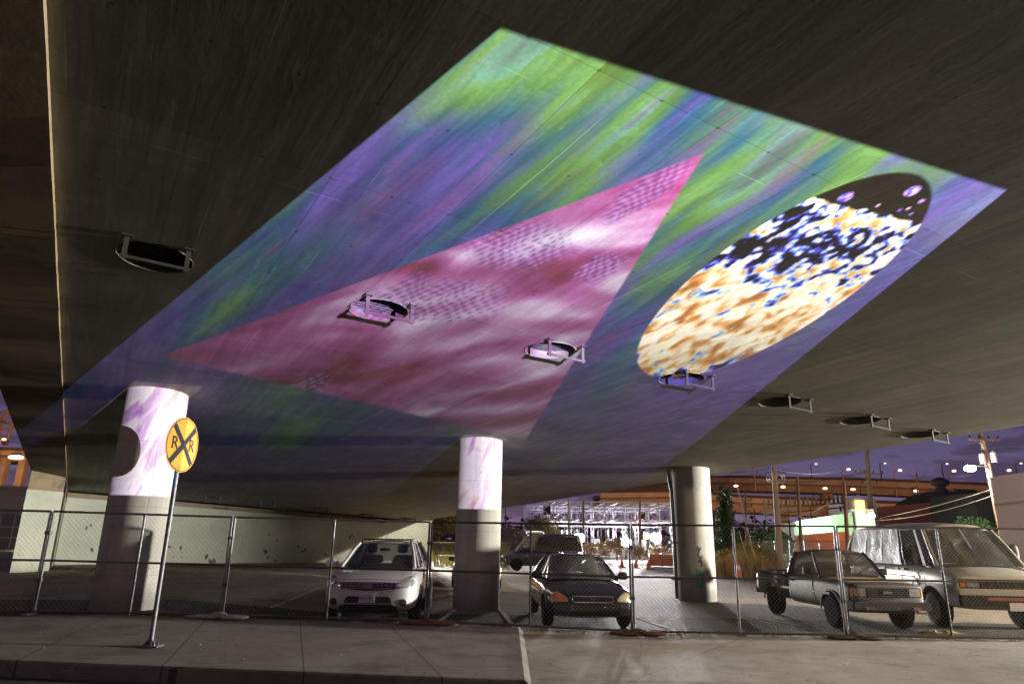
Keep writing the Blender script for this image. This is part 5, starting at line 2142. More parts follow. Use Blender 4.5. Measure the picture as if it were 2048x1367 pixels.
for i in range(9):
    b = MB()
    x = SX0 + (SX1 - SX0) * (i + .5) / 9
    b.box((x, 84, 1.0), (.9, 1.2, 1.8))
    b.tube([(x - .3, 84, 1.9), (x - .3, 84, 2.8)], .08, 6)
    b.tube([(x + .3, 84, 1.9), (x + .3, 84, 2.8)], .08, 6)
    b.build('switchgear', mat('switchgear_paint', (.42, .43, .42), .5), r_, world=True)
b = MB()
q0 = at(1094, 1020, 76)
b.box(q0, (.75, .5, .9))
q0 = at(1285, 1030, 76)
b.box(q0, (.5, .5, .7))
b.build('dark_box', BLACKM, r_, world=True)
r2 = thing('barbed_fence', 'thin upright picket fence in front of the floodlit substation', 'fence', at(1250, 1100, 70))
b = MB()
for i in range(90):
    u = 1150 + 215 * i / 90
    q0 = at(u, 1100, 70)
    b.box((q0.x, 70, 1.05), (.03, .03, 2.1))
for z in (.3, 1.9):
    b.beam((at(1150, 1100, 70).x, 70.04, z), (at(1366, 1100, 70).x, 70.04, z), .04, .05)
b.build('pickets', GALV_D, r2, world=True)
FLD = emis('floodlight_lens', (1.0, .98, 1.0), 160)
fl = [(1158, 1075, 66, 'floodlight glaring at the tail of the black panel van', 75000), (1252, 1083, 68, 'floodlight glaring left of the sedan fence post', 75000), (1312, 1074, 68, 'floodlight glaring left of the graffiti column', 75000)]
for (u, v, Y, l_, e) in fl:
    q0 = at(u, v, Y)
    r_ = thing('floodlight', l_, 'floodlight', (q0.x, Y, 0), 0, 'white floodlights at the substation')
    b = MB()
    b.tube([(0, .2, 0), (0, .2, q0.z)], .05, 8)
    b.box((0, .16, q0.z), (.1, .1, .3))
    b.build('stand', GALV_D, r_)
    b = MB()
    b.prism([Vector((-.52, .1, q0.z - .42)), Vector((.52, .1, q0.z - .42)), Vector((.52, .1, q0.z + .42)), Vector((-.52, .1, q0.z + .42))], (0, 0, 0), (0, .08, 0))
    b.build('housing', BLACKM, r_)
    b = MB()
    b.ell((0, .02, q0.z), (.46, .08, .36), .5)
    b.build('lens', FLD, r_, smooth=60)
    beam_light('flood_light', (q0.x, Y - .5, q0.z), (q0.x - 4, 15, 1.0), WHITEL, e, 64, .9, .3)
q0 = at(1293, 1071, 72)
r_ = thing('warning_lamp', 'orange red warning lamp between the two right floodlights', 'lamp', (q0.x, 72, 0))
b = MB()
b.tube([(0, 0, 0), (0, 0, q0.z)], .05, 8)
b.build('stand', GALV_D, r_)
b = MB()
b.ell((0, 0, q0.z), (.3, .2, .3))
b.build('lens', emis('orange_lamp', (1, .28, .08), 40), r_)
for (x, Y, z, e) in ((at(1120, 1060, 83).x, 83, 3.4, 2400), (at(1220, 1060, 84).x, 83, 3.0, 3000), (at(1310, 1060, 84).x, 83, 3.0, 3000)):
    point('yard_light', (x, Y, z), (.93, .88, 1.0), e, .3)

# ---- orange cones and water barriers
ORNG = mat('cone_orange', (.75, .16, .03), .5, scale=4, amt=.15)
WHT = mat('cone_collar', (.7, .68, .65), .4)


def cone(u, v, Y, label):
    q0 = at(u, v, Y)
    r_ = thing('traffic_cone', label, 'cone', (q0.x, Y, 0), 0, 'orange traffic cones across the lot')
    b = MB()
    b.lathe((0, 0, 0), [(.22, .04), (.15, .06), (.085, .42)], 16)
    b.lathe((0, 0, 0), [(.06, .6), (.035, .78), (.03, .78)], 16)
    b.box((0, 0, .02), (.46, .46, .04))
    b.build('body', ORNG, r_, smooth=50)
    b = MB()
    b.lathe((0, 0, 0), [(.087, .41), (.06, .61)], 16)
    b.build('collar', WHT, r_, smooth=50)


cone(1244, 1127, 47, 'orange cone leftmost of the three near the barrier')
cone(1272, 1127, 47, 'orange cone middle of the three near the barrier')
cone(1297, 1127, 46, 'orange cone at the left end of the orange barrier')
cone(1151, 1120, 43, 'orange cone behind the black panel van tail')
cone(1478, 1142, 35, 'orange cone by the dry grass under the cypress')
q0, q1 = at(1300, 1115, 50), at(1375, 1115, 50)
r_ = thing('lot_barrier', 'long low orange barrier boards left of the graffiti column', 'barrier', (q0.x, 50, 0))
b = MB()
for k in range(3):
    xa = (q1.x - q0.x) * k / 3
    xb = (q1.x - q0.x) * (k + 1) / 3 - .06
    b.prism([Vector((xa, -.25, .05)), Vector((xa, .25, .05)), Vector((xa, .12, .85)), Vector((xa, -.12, .85))], (0, 0, 0), (xb - xa, 0, 0))
b.build('board', mat('barrier_orange', (.42, .13, .04), .6, scale=2, amt=.3), r_)
b = MB()
for k in range(4):
    b.box(((q1.x - q0.x) * k / 3 - .03, 0, .45), (.08, .3, .9))
b.build('support', GALV_D, r_)


# ---- utility poles and wires
def pole(label, ub, vb, ut, vt, Y, m, r0=.16, arms=(), extra=None, name='utility_pole', group='wooden utility poles behind the lot'):
    base_, top_ = at(ub, vb, Y), at(ut, vt, Y)
    r_ = thing(name, label, 'utility pole', (base_.x, Y, 0), 0, group)
    z1 = top_.z
    dx = (top_.x - base_.x) / max(.1, (top_.z - base_.z))
    X_ = lambda z: dx * (z - base_.z)
    b = MB()
    b.tube([(X_(0), 0, -.1), (X_(z1 / 2), 0, z1 / 2), (X_(z1), 0, z1)], [r0, r0 * .85, r0 * .7], 10)
    b.build('shaft', m, r_, smooth=50)
    for (z, w, n_) in arms:
        zz = z1 - z
        b = MB()
        b.box((X_(zz), -.18, zz), (w, .1, .12))
        b.tube([(X_(zz) - w * .35, -.18, zz), (X_(zz), -.15, zz - .5)], .02, 5)
        b.tube([(X_(zz) + w * .35, -.18, zz), (X_(zz), -.15, zz - .5)], .02, 5)
        ca = b.build('crossarm', WOODP, r_)
        b = MB()
        for k in range(n_):
            x = X_(zz) - w / 2 + .12 + (w - .24) * k / max(1, n_ - 1)
            b.lathe((x, -.18, zz + .06), [(.02, 0), (.06, .06), (.04, .1), (.065, .14), (.03, .22)], 8)
        b.build('insulator', BLACKM, ca)
    return r_, X_, z1


pl1, X1, h1 = pole('pale floodlit wooden pole with coiled cable at its top', 1561, 1128, 1548, 934, 40, WOOD_LIT, .20)
b = MB()
for s_, r__ in ((-1, .26), (1, .28), (1, .2), (-1, .18)):
    cx = X1(h1 - .5) + s_ * r__ * .9
    pts = [(cx + r__ * COS(a), -.12 - .03 * s_, h1 - .62 + r__ * SIN(a)) for a in [2 * math.pi * k / 22 for k in range(23)]]
    b.tube(pts, .022, 6, caps=False)
b.build('cable_coil', mat('pale_cable', (.55, .5, .45), .5), pl1)
pole('dark thin pole beside the green lamp', 1604, 1110, 1594, 953, 52, WOODP, .15)
pole('brown pole in front of the orange wall', 1696, 1100, 1688, 964, 50, mat('brown_pole', (.2, .1, .06), .9, scale=3, amt=.3, stretch=(4, 4, .3)), .16)
pl4, X4, h4 = pole('dark tall pole with two crossarms left of the domed roof', 1746, 1075, 1733, 898, 62, WOODP, .24, arms=((2.2, 2.6, 4), (3.1, 1.5, 3), (6.1, 3.8, 4)))
b = MB()
b.tube([(X4(h4 - 9.2), 0, h4 - 9.2), (.5 + X4(h4), -.3, h4 - 8.6), (1.1 + X4(h4), -.4, h4 - 8.8)], .06, 6)
b.build('lamp_arm', GALV, pl4)
b = MB()
b.ell((1.2 + X4(h4), -.4, h4 - 8.85), (.32, .2, .18))
b.build('lamp_head', emis('cool_lamp', (.9, .92, 1), 40), pl4)
b = MB()
b.tube([(X4(h4 - .4), 0, h4 - .4), (1.0, -.1, h4 + .2), (1.4, -.1, h4 + .1)], .03, 6)
b.build('top_bracket', GALV_D, pl4)
pl5, X5, h5 = pole('tall pole with transformers and the glaring street lamp at right', 2003, 1060, 1962, 866, 47, mat('lit_pole_wood', (.27, .2, .13), .9, scale=3, amt=.35, bump=.4, bscale=12, stretch=(4, 4, .3)), .24, arms=((.45, 2.2, 4),))
b = MB()
for x, z in ((-.36, -1.75), (.42, -1.65)):
    b.lathe((X5(h5 - 1.7) + x, -.15, h5 + z - .35), [(.0, 0), (.2, 0), (.21, .6), (.19, .68), (.05, .7), (.05, .8)], 14)
b.build('transformer', mat('transformer_paint', (.32, .31, .31), .5), pl5, smooth=40)
qa = at(1940, 936, 46)
b = MB()
xz = X5(qa.z - .1)
lx = qa.x - at(2003, 1060, 47).x
b.tube([(xz + .3, 0, qa.z - .1), (xz - .5, -.3, qa.z + .25), (lx + .3, -1, qa.z + .2), (lx, -1, qa.z + .1)], .05, 8)
b.build('lamp_arm', GALV, pl5)
b = MB()
b.ell((lx, -1, qa.z), (.36, .26, .2))
b.build('lamp_head', WHL, pl5)
point('street_light', (qa.x, 45.9, qa.z - .35), (1.0, .86, .74), 2600, .25)
for (u0, v0, u1, v1_, Y, l_) in ((1500, 975, 1560, 0, 60, ''),):
    pass
pole('thin distant pole with small crossarms beside the cypress', 1494, 1110, 1490, 982, 75, WOODP, .13, arms=((.9, 1.4, 2), (1.6, 1.4, 2)))
pole('short distant pole with a crossarm left of the cable pole', 1512, 1100, 1508, 1016, 85, WOODP, .12, arms=((.5, 1.6, 2),))
pole('thin distant pole in front of the freeway left of domed roof', 1836, 1010, 1833, 945, 110, WOODP, .16, arms=((.6, 2.5, 3),))
pole('thin pole in front of the left part of the substation', 1139, 1110, 1137, 990, 71, WOOD_LIT, .13)
pole('grey pole in front of the substation middle', 1167, 1105, 1167, 1000, 72, WOODP, .13)
pole('thin dark pole left of the substation', 1012, 1080, 1011, 1014, 90, WOODP, .12)
pole('rusty pole in front of the substation right bay', 1280, 1105, 1280, 992, 70, mat('brown_pole', (.2, .1, .06), .9), .13)
r_ = thing('guy_wires', 'pair of pale guy wires slanting down into the dry grass', 'guy wire', at(1505, 1130, 38))
b = MB()
for a, c, w_ in (((1514, 1131), (1474, 968), .018), ((1506, 1110), (1470, 960), .014), ((1496, 1120), (1478, 1062), .02)):
    b.tube([at(a[0], a[1], 38), at(c[0], c[1], 38)], w_, 5)
b.build('wire', mat('pale_cable', (.55, .5, .45), .5), r_, world=True)
b = MB()
b.tube([at(1514, 1131, 37.95), at(1506, 1098, 37.95)], .05, 6)
b.build('guard', mat('yellow_guard', (.6, .5, .15), .5), r_, world=True)


def wire(label, a, c, Ya, Yc, sag, r__=.02, m=None):
    p0, p1 = at(a[0], a[1], Ya), at(c[0], c[1], Yc)
    pts = []
    for k in range(17):
        f = k / 16
        q_ = p0.lerp(p1, f)
        q_.z -= sag * 4 * f * (1 - f)
        pts.append(q_ - p0)
    b = MB()
    b.tube(pts, r__, 4)
    o = b.build('overhead_wire', m or mat('pale_cable', (.55, .5, .45), .5))
    o.location = p0
    tag(o, label, 'wire', 'overhead wires at the right')


wire('bright overhead wire from the coil pole toward the right', (1549, 938), (1670, 942), 40, 60, .25)
wire('bright overhead wire from the coil pole toward the column', (1549, 939), (1400, 950), 40, 42, .1)
wire('upper pale service wire from white wall to transformer pole', (1760, 1035), (1980, 979), 60, 47, .15)
wire('lower pale service wire from white wall to transformer pole', (1758, 1040), (1983, 991), 60, 47, .3)
wire('short bright wire from the transformer pole to the white block', (1980, 980), (2060, 975), 47, 40, .05, .03)
wire('second bright wire from the transformer pole to the white block', (1983, 991), (2060, 985), 47, 40, .05, .03)
wire('thin wire at the top left of the dark crossarm pole', (1735, 940), (1560, 962), 62, 75, .4, .03, BLACKM)
wire('faint wire sloping from cable pole to the green lamp', (1552, 1040), (1660, 1005), 40, 52, .2, .014)

# ---- right background buildings
r_ = thing('pale_warehouse', 'pale flat roofed building with an orange lower wall and green lamp', 'building', (0, 0, 0))
PW = mat('pale_building_wall', (.5, .5, .42), .8, scale=.5, amt=.12)
OW = mat('orange_building_wall', (.55, .17, .05), .8, scale=.6, amt=.15)
a0, a1, a2 = at(1590, 1090, 66), at(1712, 1090, 60), at(1756, 1090, 59)
za0, za2 = at(1605, 1042, 65).z, at(1712, 1024, 60).z
b = MB()
b.prism([Vector((a0.x, a0.y, 0)), Vector((a1.x, a1.y, 0)), Vector((a1.x, a1.y, za2)), Vector((a0.x, a0.y, za0))], (0, 0, 0), (3, 12, 0))
b.build('wall', PW, r_)
b = MB()
z3 = at(1755, 1017, 59).z
b.prism([Vector((a1.x + .02, a1.y - .6, 0)), Vector((a2.x, a2.y, 0)), Vector((a2.x, a2.y, z3)), Vector((a1.x + .02, a1.y - .6, z3))], (0, 0, 0), (2, 9, 0))
b.build('end_wall', mat('white_end_wall', (.72, .72, .68), .7, scale=.5, amt=.06), r_)
b = MB()
o0, o1 = at(1618, 1090, 56), at(1700, 1090, 55)
b.prism([Vector((o0.x, o0.y, 0)), Vector((o1.x, o1.y, 0)), Vector((o1.x, o1.y, at(1700, 1062, 55).z)), Vector((o0.x, o0.y, at(1618, 1069, 56).z))], (0, 0, 0), (.5, 4, 0))
b.build('orange_annex', OW, r_)
b = MB()
d0 = at(1713, 1092, 54.8)
b.box((d0.x, 55.4, 1.2), (.5, .12, 2.4))
b.build('door', mat('dark_door', (.22, .07, .03), .6), r_)
b = MB()
w0 = at(1720, 1011, 75)
b.box(w0, (1.0, .1, 1.2))
b.build('window', emis('lit_window', (1, .62, .25), 2.2), r_)
b = MB()
b.box((w0.x + .2, w0.y + 2.2, w0.z - 1.2), (3.4, 4, 4))
b.build('upper_block', PW, r_)
r_ = thing('wall_lamp', 'green glowing wall lamp on the corner of the pale building', 'lamp', at(1602, 1046, 64.5))
b = MB()
b.ell((0, 0, 0), (.4, .25, .25))
b.build('lens', emis('green_lamp', (.45, 1, .6), 60), r_)
b = MB()
b.box((0, .2, .15), (.3, .3, .12))
b.build('housing', BLACKM, r_)
point('green_light', at(1612, 1049, 62.6), (.35, 1.0, .5), 900, .2)
r_ = thing('wall_lamp', 'yellow white glaring lamp on the white end wall', 'lamp', at(1742, 1030, 57))
b = MB()
b.ell((0, 0, 0), (.28, .2, .2))
b.build('lens', emis('yellow_lamp', (1, .95, .6), 90), r_)
b = MB()
b.box((0, .25, .2), (.3, .4, .1))
b.build('housing', BLACKM, r_)
point('wall_light', at(1740, 1033, 56.4), (1.0, .92, .6), 500, .2)
point('wall_light', at(1690, 1062, 50.5), (1.0, .6, .25), 160, .2)

r_ = thing('red_warehouse', 'dark red warehouse with a domed roof and a round roof vent', 'building', (0, 0, 0))
RW = mat('red_brick_wall', (.24, .075, .055), .85, scale=.8, amt=.2)
RF = mat('dark_roofing', (.07, .065, .065), .8, scale=.6, amt=.3)
b0, b1 = at(1754, 1060, 82), at(1975, 1060, 76)
ze0, ze1 = at(1790, 1014, 81).z, at(1975, 995, 76).z
dd = Vector((b1.x - b0.x, b1.y - b0.y, 0))
nn = Vector((-dd.y, dd.x, 0)).normalized()
b = MB()
b.prism([Vector((b0.x, b0.y, 0)), Vector((b1.x, b1.y, 0)), Vector((b1.x, b1.y, ze1)), Vector((b0.x, b0.y, ze0))], (0, 0, 0), nn * 18)
b.build('wall', RW, r_)
b = MB()
px_ = [(1783, 1012), (1800, 1000), (1825, 988), (1855, 981), (1885, 979), (1915, 982), (1945, 990), (1975, 998)]
A_ = [at(u, v, 82) + nn * 1.2 for u, v in px_]
lo_ = [Vector((q.x, q.y, ze0 - .5)) for q in (A_[0], A_[-1])]
b.prism(A_ + [lo_[1], lo_[0]], (0, 0, 0), nn * 14)
b.build('domed_roof', RF, r_)
b = MB()
q0 = at(1880, 979, 84) + nn * 2
b.lathe((q0.x, q0.y, q0.z - .6), [(.9, 0), (.75, .7), (.6, .8), (.6, 1.2), (1.0, 1.3), (1.05, 1.8), (.6, 2.1), (.0, 2.3)], 16)
b.build('roof_vent', RF, r_, smooth=40)
b = MB()
k0, k1 = at(1902, 973, 86), at(1950, 975, 84)
b.prism([k0 + nn * 3, k1 + nn * 3, k1 + Vector((1.5, 0, -2)) + nn * 3, k0 + Vector((1.2, 0, -1.6)) + nn * 3], (0, 0, 0), nn * 5)
b.build('roof_monitor', RF, r_)
b = MB()
q0 = at(1858, 1020, 77.4)
b.beam(q0, at(1864, 1028, 76.6), .1, .1)
b.build('wall_bracket', BLACKM, r_)
r_ = thing('white_block', 'white painted block building cut off by the right frame edge', 'building', (0, 0, 0))
b = MB()
c0, c1 = at(1998, 1060, 40), at(2200, 1060, 36)
zt0, zt1 = at(2005, 955, 40).z, at(2200, 925, 36).z
b.prism([Vector((c0.x, c0.y, 0)), Vector((c1.x, c1.y, 0)), Vector((c1.x, c1.y, zt1)), Vector((c0.x, c0.y, zt0))], (0, 0, 0), (11.5, 14, 0))
b.build('wall', mat('white_block_paint', (.68, .62, .64), .8, scale=.5, amt=.08), r_)
b = MB()
b.beam(Vector((c0.x - .05, c0.y - .06, zt0 * .72)), Vector((c1.x, c1.y - .06, zt1 * .74)), .06, .14)
b.build('string_course', mat('block_grey_band', (.4, .38, .4), .8), r_)  # plain grey band along the white wall
r_ = thing('dark_gap_block', 'black block standing in for the dark gap beside the white block', 'building', at(1970, 1060, 50))  # added black block, painted as the darkness of the gap
b = MB()
s0, s1 = at(1948, 1060, 54), at(2015, 1060, 54)
zs_ = at(1960, 985, 54).z
b.prism([Vector((s0.x, 54, 0)), Vector((s1.x, 54, 0)), Vector((s1.x, 54, zs_)), Vector((s0.x + .6, 54, zs_))], (0, 0, 0), (0, 6, 0))
b.build('wall', mat('gap_black', (.012, .012, .012), .8), r_, world=True)
p = at(1950, 1060, 50)
tree('green_bush', 'dim dark bush against the red warehouse near the right pole', 'bush', (p.x, 50, 0), at(1950, 1020, 50).z, 3.0, leafmat('dark_bush_leaf', (.04, .1, .03)), 1800, .12, 'round', 44)
# rooftop switch rack above the bushes
r_ = thing('switch_rack', 'dark rack of rusty insulators on a frame above the green bushes', 'switch rack', at(1590, 1040, 68))
b = MB()
q = lambda u, v, Y=68: at(u, v, Y)
for a, c in (((1528, 1028), (1690, 1014)), ((1528, 1016), (1690, 1005)), ((1540, 1045), (1640, 1040))):
    for dy in (0, 2.5):
        b.beam(q(*a, 68 + dy), q(*c, 68 + dy), .12, .12)
for u in (1530, 1575, 1620, 1680):
    for dy in (0, 2.5):
        t_ = q(u, 1012, 68 + dy)
        b.beam((t_.x, t_.y, 0), t_, .1, .1, (0, 1, 0))
b.build('frame', BLACKM, r_, world=True)
b = MB()
for k in range(19):
    u = 1530 + 155 * k / 18
    v = 1014 - 10 * k / 18
    q0 = q(u, v, 68 + (k % 2) * 1.2)
    b.lathe(q0, [(.1, 0), (.14, .1), (.08, .18), (.13, .3), (.08, .38), (.12, .5), (.05, .75)], 7)
b.build('insulator', mat('rusty_insulator', (.16, .08, .05), .5), r_, world=True)
r_ = thing('rusty_drum', 'rust brown transformer drum under the switch rack', 'transformer', at(1645, 1035, 67))
b = MB()
b.lathe((0, 0, -.2), [(.5, 0), (.55, .3), (.5, .6), (.58, .9), (.45, 1.2), (.2, 1.4)], 14)
b.build('drum', mat('rust_paint', (.4, .14, .06), .7), r_)
b = MB()
b.lathe((0, 0, -1.4), [(.25, 0), (.2, 1.2)], 8)
b.build('stand', BLACKM, r_)
# low back fence behind the grass and a row of dark shrubs to close the horizon
r_ = thing('back_fence', 'thin wire fence behind the dry grass and pickup', 'fence', at(1600, 1100, 44))
b = MB()
for k in range(15):
    u = 1520 + 30 * k
    q0 = at(u, 1100, 44)
    b.tube([(q0.x, 44, 0), (q0.x, 44, 1.9)], .03, 6)
qa_, qb_ = at(1520, 1100, 44), at(1940, 1100, 44)
for z in (.1, 1.88):
    b.tube([(qa_.x, 44, z), (qb_.x, 44, z)], .02, 5)
b.build('post', GALV, r_, world=True)
b = MB()
for k in range(160):
    x = qa_.x + (qb_.x - qa_.x) * k / 160
    b.tube([(x, 44.02, .1), (x + 1.78, 44.02, 1.88)], .006, 3, caps=False)
    b.tube([(x + 1.78, 44.03, .1), (x, 44.03, 1.88)], .006, 3, caps=False)
b.build('wire_mesh', WIRE, r_, world=True)
b = MB()
g = random.Random(77)
for _ in range(9000):
    x = g.uniform(-120, 190)
    Y = g.uniform(196, 215)
    z = abs(g.gauss(0, 2.4)) + 1.2 * SIN(x * .11) + 1
    s_ = g.uniform(.3, .9)
    a = g.uniform(0, 6.28)
    b.add([(x - s_, Y, z), (x, Y, z - s_ * .7), (x + s_, Y + .3 * COS(a), z), (x, Y + .3, z + s_ * .7)], [(0, 1, 2, 3)])
kind(b.build('far_treeline', leafmat('far_leaf', (.05, .045, .04))), 'stuff')

# ------------------------------------------------------------------ night sky
w = bpy.data.worlds.new('World')
sc.world = w
w.use_nodes = True
N = NT(w.node_tree)
bg = N.n['Background']
sky = N.node('ShaderNodeTexSky', sky_type='NISHITA')
sky.sun_disc = False
sky.sun_elevation = R(-4)
sky.sun_rotation = R(200)
gen = N.node('ShaderNodeTexCoord').outputs['Generated']
sp = N.node('ShaderNodeSeparateXYZ')
N.put(sp.inputs[0], gen)
zc = N.m('MAXIMUM', sp.outputs[2], 0.0)
base = N.ramp(N.m('POWER', zc, 0.6), [(0.0, (.31, .185, .28)), (.16, (.19, .14, .265)), (.34, (.10, .09, .20)), (1.0, (.035, .035, .085))])
den = N.m('ADD', zc, .10)
cv = N.xyz(N.m('DIVIDE', sp.outputs[0], den), N.m('DIVIDE', sp.outputs[1], den), N.m('MULTIPLY', zc, 9))
cl = N.noise(cv, 1.7, 7, .58, .4)
cloud = N.step(cl, .44, .57)
cloudc = N.ramp(N.m('POWER', zc, 0.6), [(0.0, (.20, .11, .17)), (.2, (.085, .06, .115)), (.5, (.045, .037, .085)), (1, (.02, .018, .05))])
col = N.mix(N.m('MULTIPLY', cloud, .85), base, cloudc)
col = N.mix(1.0, col, N.mix(1.0, sky.outputs[0], (.04, .04, .06), 'MULTIPLY'), 'ADD')
N.put(bg.inputs['Color'], col)
bg.inputs['Strength'].default_value = 0.92

# ------------------------------------------------------------------ the video projector (a lamp with the moving picture in it)
PP = Vector((4.7, -1.7, 1.75)) * K
PAZ = R(-22)
L = bpy.data.lights.new('projector_beam', 'SPOT')
L.energy = 93000
L.spot_size = R(70)
L.spot_blend = 0.0
L.shadow_soft_size = 0.012
L.use_nodes = True
lo = bpy.data.objects.new('projector_beam', L)
lo.location = PP
lo.rotation_euler = (R(90), 0, -PAZ)
C.objects.link(lo)
N = NT(L.node_tree)
em = [x for x in N.n if x.type == 'EMISSION'][0]
tc = N.node('ShaderNodeTexCoord').outputs['Normal']
sp = N.node('ShaderNodeSeparateXYZ')
N.put(sp.inputs[0], tc)
mz = N.m('MAXIMUM', N.m('MULTIPLY', sp.outputs[2], -1.0), 1e-3)
u = N.m('DIVIDE', sp.outputs[0], mz)
v = N.m('DIVIDE', sp.outputs[1], mz)
gt = lambda a, c: N.step(N.m('SUBTRACT', a, c), -.0009, .0009)
lt = lambda a, c: N.step(N.m('SUBTRACT', a, c), .0009, -.0009)
mul = lambda *a: a[0] if len(a) == 1 else N.m('MULTIPLY', a[0], mul(*a[1:]))
add = lambda a, c: N.m('ADD', a, c)
sub = lambda a, c: N.m('SUBTRACT', a, c)
frame = mul(gt(u, -.372), lt(u, N.m('MINIMUM', .388, sub(.4143, mul(v, .2)))), gt(v, .0243), lt(v, add(.4225, mul(u, -.018))))
# soft green-blue-violet patches, drawn out towards the projector
n1 = N.noise(N.xyz(mul(u, 15.0), mul(v, 8.0), 1.3), 1.0, 1.5, .5)
n2 = N.noise(N.xyz(mul(u, 120.0), mul(v, 11.0), 4.0), 1.0, 4, .6)
n3 = add(mul(N.noise(N.xyz(mul(u, 18.0), mul(v, 10.0), 9.0), 1.0, 1.5, .5), .8), mul(n2, .2))
n4 = add(mul(N.noise(N.xyz(mul(u, 34.0), mul(v, 11.0), 14.0), 1.0, 2, .5), .75), mul(n2, .25))
edge = N.step(u, .15, .30)
low = N.step(add(v, mul(u, .30)), .37, .17)
h = add(add(mul(n1, .74), mul(n4, .26)), add(mul(edge, -.15), add(mul(low, -.175), .04)))
bgc = N.ramp(h, [(.26, (.14, .10, .42)), (.33, (.09, .10, .44)), (.39, (.04, .12, .33)), (.44, (.055, .18, .30)), (.485, (.11, .27, .22)), (.53, (.15, .33, .12)), (.58, (.18, .39, .13)), (.63, (.18, .42, .32)), (.70, (.15, .22, .25))])
bgc = N.mix(mul(N.step(n3, .50, .70), .9), bgc, (.17, .12, .60))
bgc = N.mix(mul(N.step(n3, .46, .32), sub(1.0, mul(low, .8)), .65), bgc, (.15, .23, .05))
bgc = N.mix(mul(N.step(n4, .55, .68), .5), bgc, (.24, .08, .34))
bgc = N.mix(mul(edge, .6), bgc, (.19, .13, .66))
bgc = N.mix(1.0, bgc, N.ramp(n2, [(.3, .84), (.5, 1.0), (.72, 1.12)]), 'MULTIPLY')
bgc = N.mix(1.0, bgc, N.ramp(v, [(.03, .32), (.10, .54), (.2, .60), (.42, .52)]), 'MULTIPLY')
# pink triangle: broad pale bands and dark pools
TRI = [(-.3282, .1637), (-.0698, .3852), (.1508, .1134)]


def half(p, q):
    ex, ey = q[0] - p[0], q[1] - p[1]
    return gt(sub(mul(sub(v, p[1]), ex), mul(sub(u, p[0]), ey)), 0.0) if False else N.step(sub(mul(sub(v, p[1]), ex), mul(sub(u, p[0]), ey)), -.0004, .0004)


tri = mul(sub(1.0, half(TRI[0], TRI[1])), sub(1.0, half(TRI[1], TRI[2])), sub(1.0, half(TRI[2], TRI[0])))
w1 = N.noise(N.xyz(add(mul(u, 8.0), mul(v, -3.0)), add(mul(v, 23.0), mul(u, -4.0)), 3.1), 1.0, 1.5, .5, .7)
w2 = N.noise(N.xyz(mul(u, 30.0), mul(v, 30.0), 6.0), 1.0, 2, .5)
th = add(add(mul(w1, .80), mul(w2, .08)), .082)
tric = N.ramp(th, [(.30, (.10, .03, .045)), (.38, (.185, .035, .11)), (.44, (.24, .06, .22)), (.49, (.29, .085, .30)), (.54, (.34, .13, .37)), (.60, (.43, .27, .56)), (.68, (.60, .52, .80)), (.76, (.72, .68, .9))])
tric = N.mix(N.step(add(v, mul(u, .25)), .27, .36), tric, N.mix(1.0, tric, (1.12, .72, .86), 'MULTIPLY'))
# fine tight bubbles in four patches
du = add(mul(u, 560.0), mul(v, 160.0))
dv = sub(mul(v, 820.0), mul(u, 140.0))
bub = mul(N.m('SINE', add(du, mul(w2, 15.0))), N.m('SINE', add(dv, mul(w2, 15.0))))
bm_ = None
for cu, cv_, ru, rv in ((-.145, .236, .085, .026), (-.125, .289, .06, .024), (-.078, .350, .028, .030), (-.022, .283, .026, .018), (-.165, .15, .02, .015)):
    q = add(N.m('POWER', mul(sub(u, cu), 1 / ru), 2.0), N.m('POWER', mul(sub(v, cv_), 1 / rv), 2.0))
    q = N.step(add(q, mul(sub(w2, .5), 1.6)), 1.1, .25)
    bm_ = q if bm_ is None else N.m('MAXIMUM', bm_, q)
tric = N.mix(mul(bm_, .25), tric, (.24, .11, .40))
tric = N.mix(mul(bm_, N.step(bub, -.1, .8), .65), tric, (.06, .035, .17))
tric = N.mix(mul(bm_, N.step(bub, -.1, -.9), .5), tric, (.42, .28, .78))
# bright blotched disc with a black head
eu, ev_ = sub(u, .2013), sub(v, .3008)
ea = add(mul(eu, -.8483), mul(ev_, .5295))
eb = add(mul(eu, .5295), mul(ev_, .8483))
er = add(N.m('POWER', N.m('ABSOLUTE', N.m('DIVIDE', ea, .1203)), 2.0), N.m('POWER', N.m('ABSOLUTE', N.m('DIVIDE', eb, .1049)), 2.0))
disc = N.step(er, 1.012, .988)
hv = N.step(v, .25, .34)
hv2 = N.step(v, .345, .372)
b1 = N.noise(N.xyz(mul(u, 62.0), mul(v, 74.0), 3.0), 1.0, 1.5, .5, .35)
b2 = N.noise(N.xyz(mul(u, 34.0), mul(v, 40.0), 11.0), 1.0, 2, .5, .3)
paper = N.ramp(add(mul(b1, .6), mul(b2, .4)), [(.36, (.40, .16, .05)), (.43, (.66, .32, .12)), (.48, (.86, .62, .38)), (.52, (.95, .86, .74)), (.57, (.98, .95, .97)), (.66, (.92, .88, .66))])
e1 = N.noise(N.xyz(mul(u, 42.0), mul(v, 60.0), 21.0), 1.0, 2.5, .55, .45)
e2 = N.noise(N.xyz(mul(u, 90.0), mul(v, 150.0), 8.0), 1.0, 1.5, .5, .2)
e3 = N.noise(N.xyz(mul(u, 9.0), mul(v, 34.0), 12.3), 1.0, 1.5, .5, .3)
k_ = add(add(mul(e1, .62), mul(e3, .30)), add(add(mul(hv, .112), -.02), mul(mul(hv, sub(e2, .5)), .42)))
k_ = sub(k_, mul(hv2, .05))
ink = N.ramp(k_, [(.515, (.55, .85, .98)), (.535, (.20, .35, .95)), (.556, (.07, .06, .70)), (.575, (.02, .015, .16)), (.592, (.003, .003, .005))])
dcol = N.mix(N.step(k_, .505, .519), paper, ink)
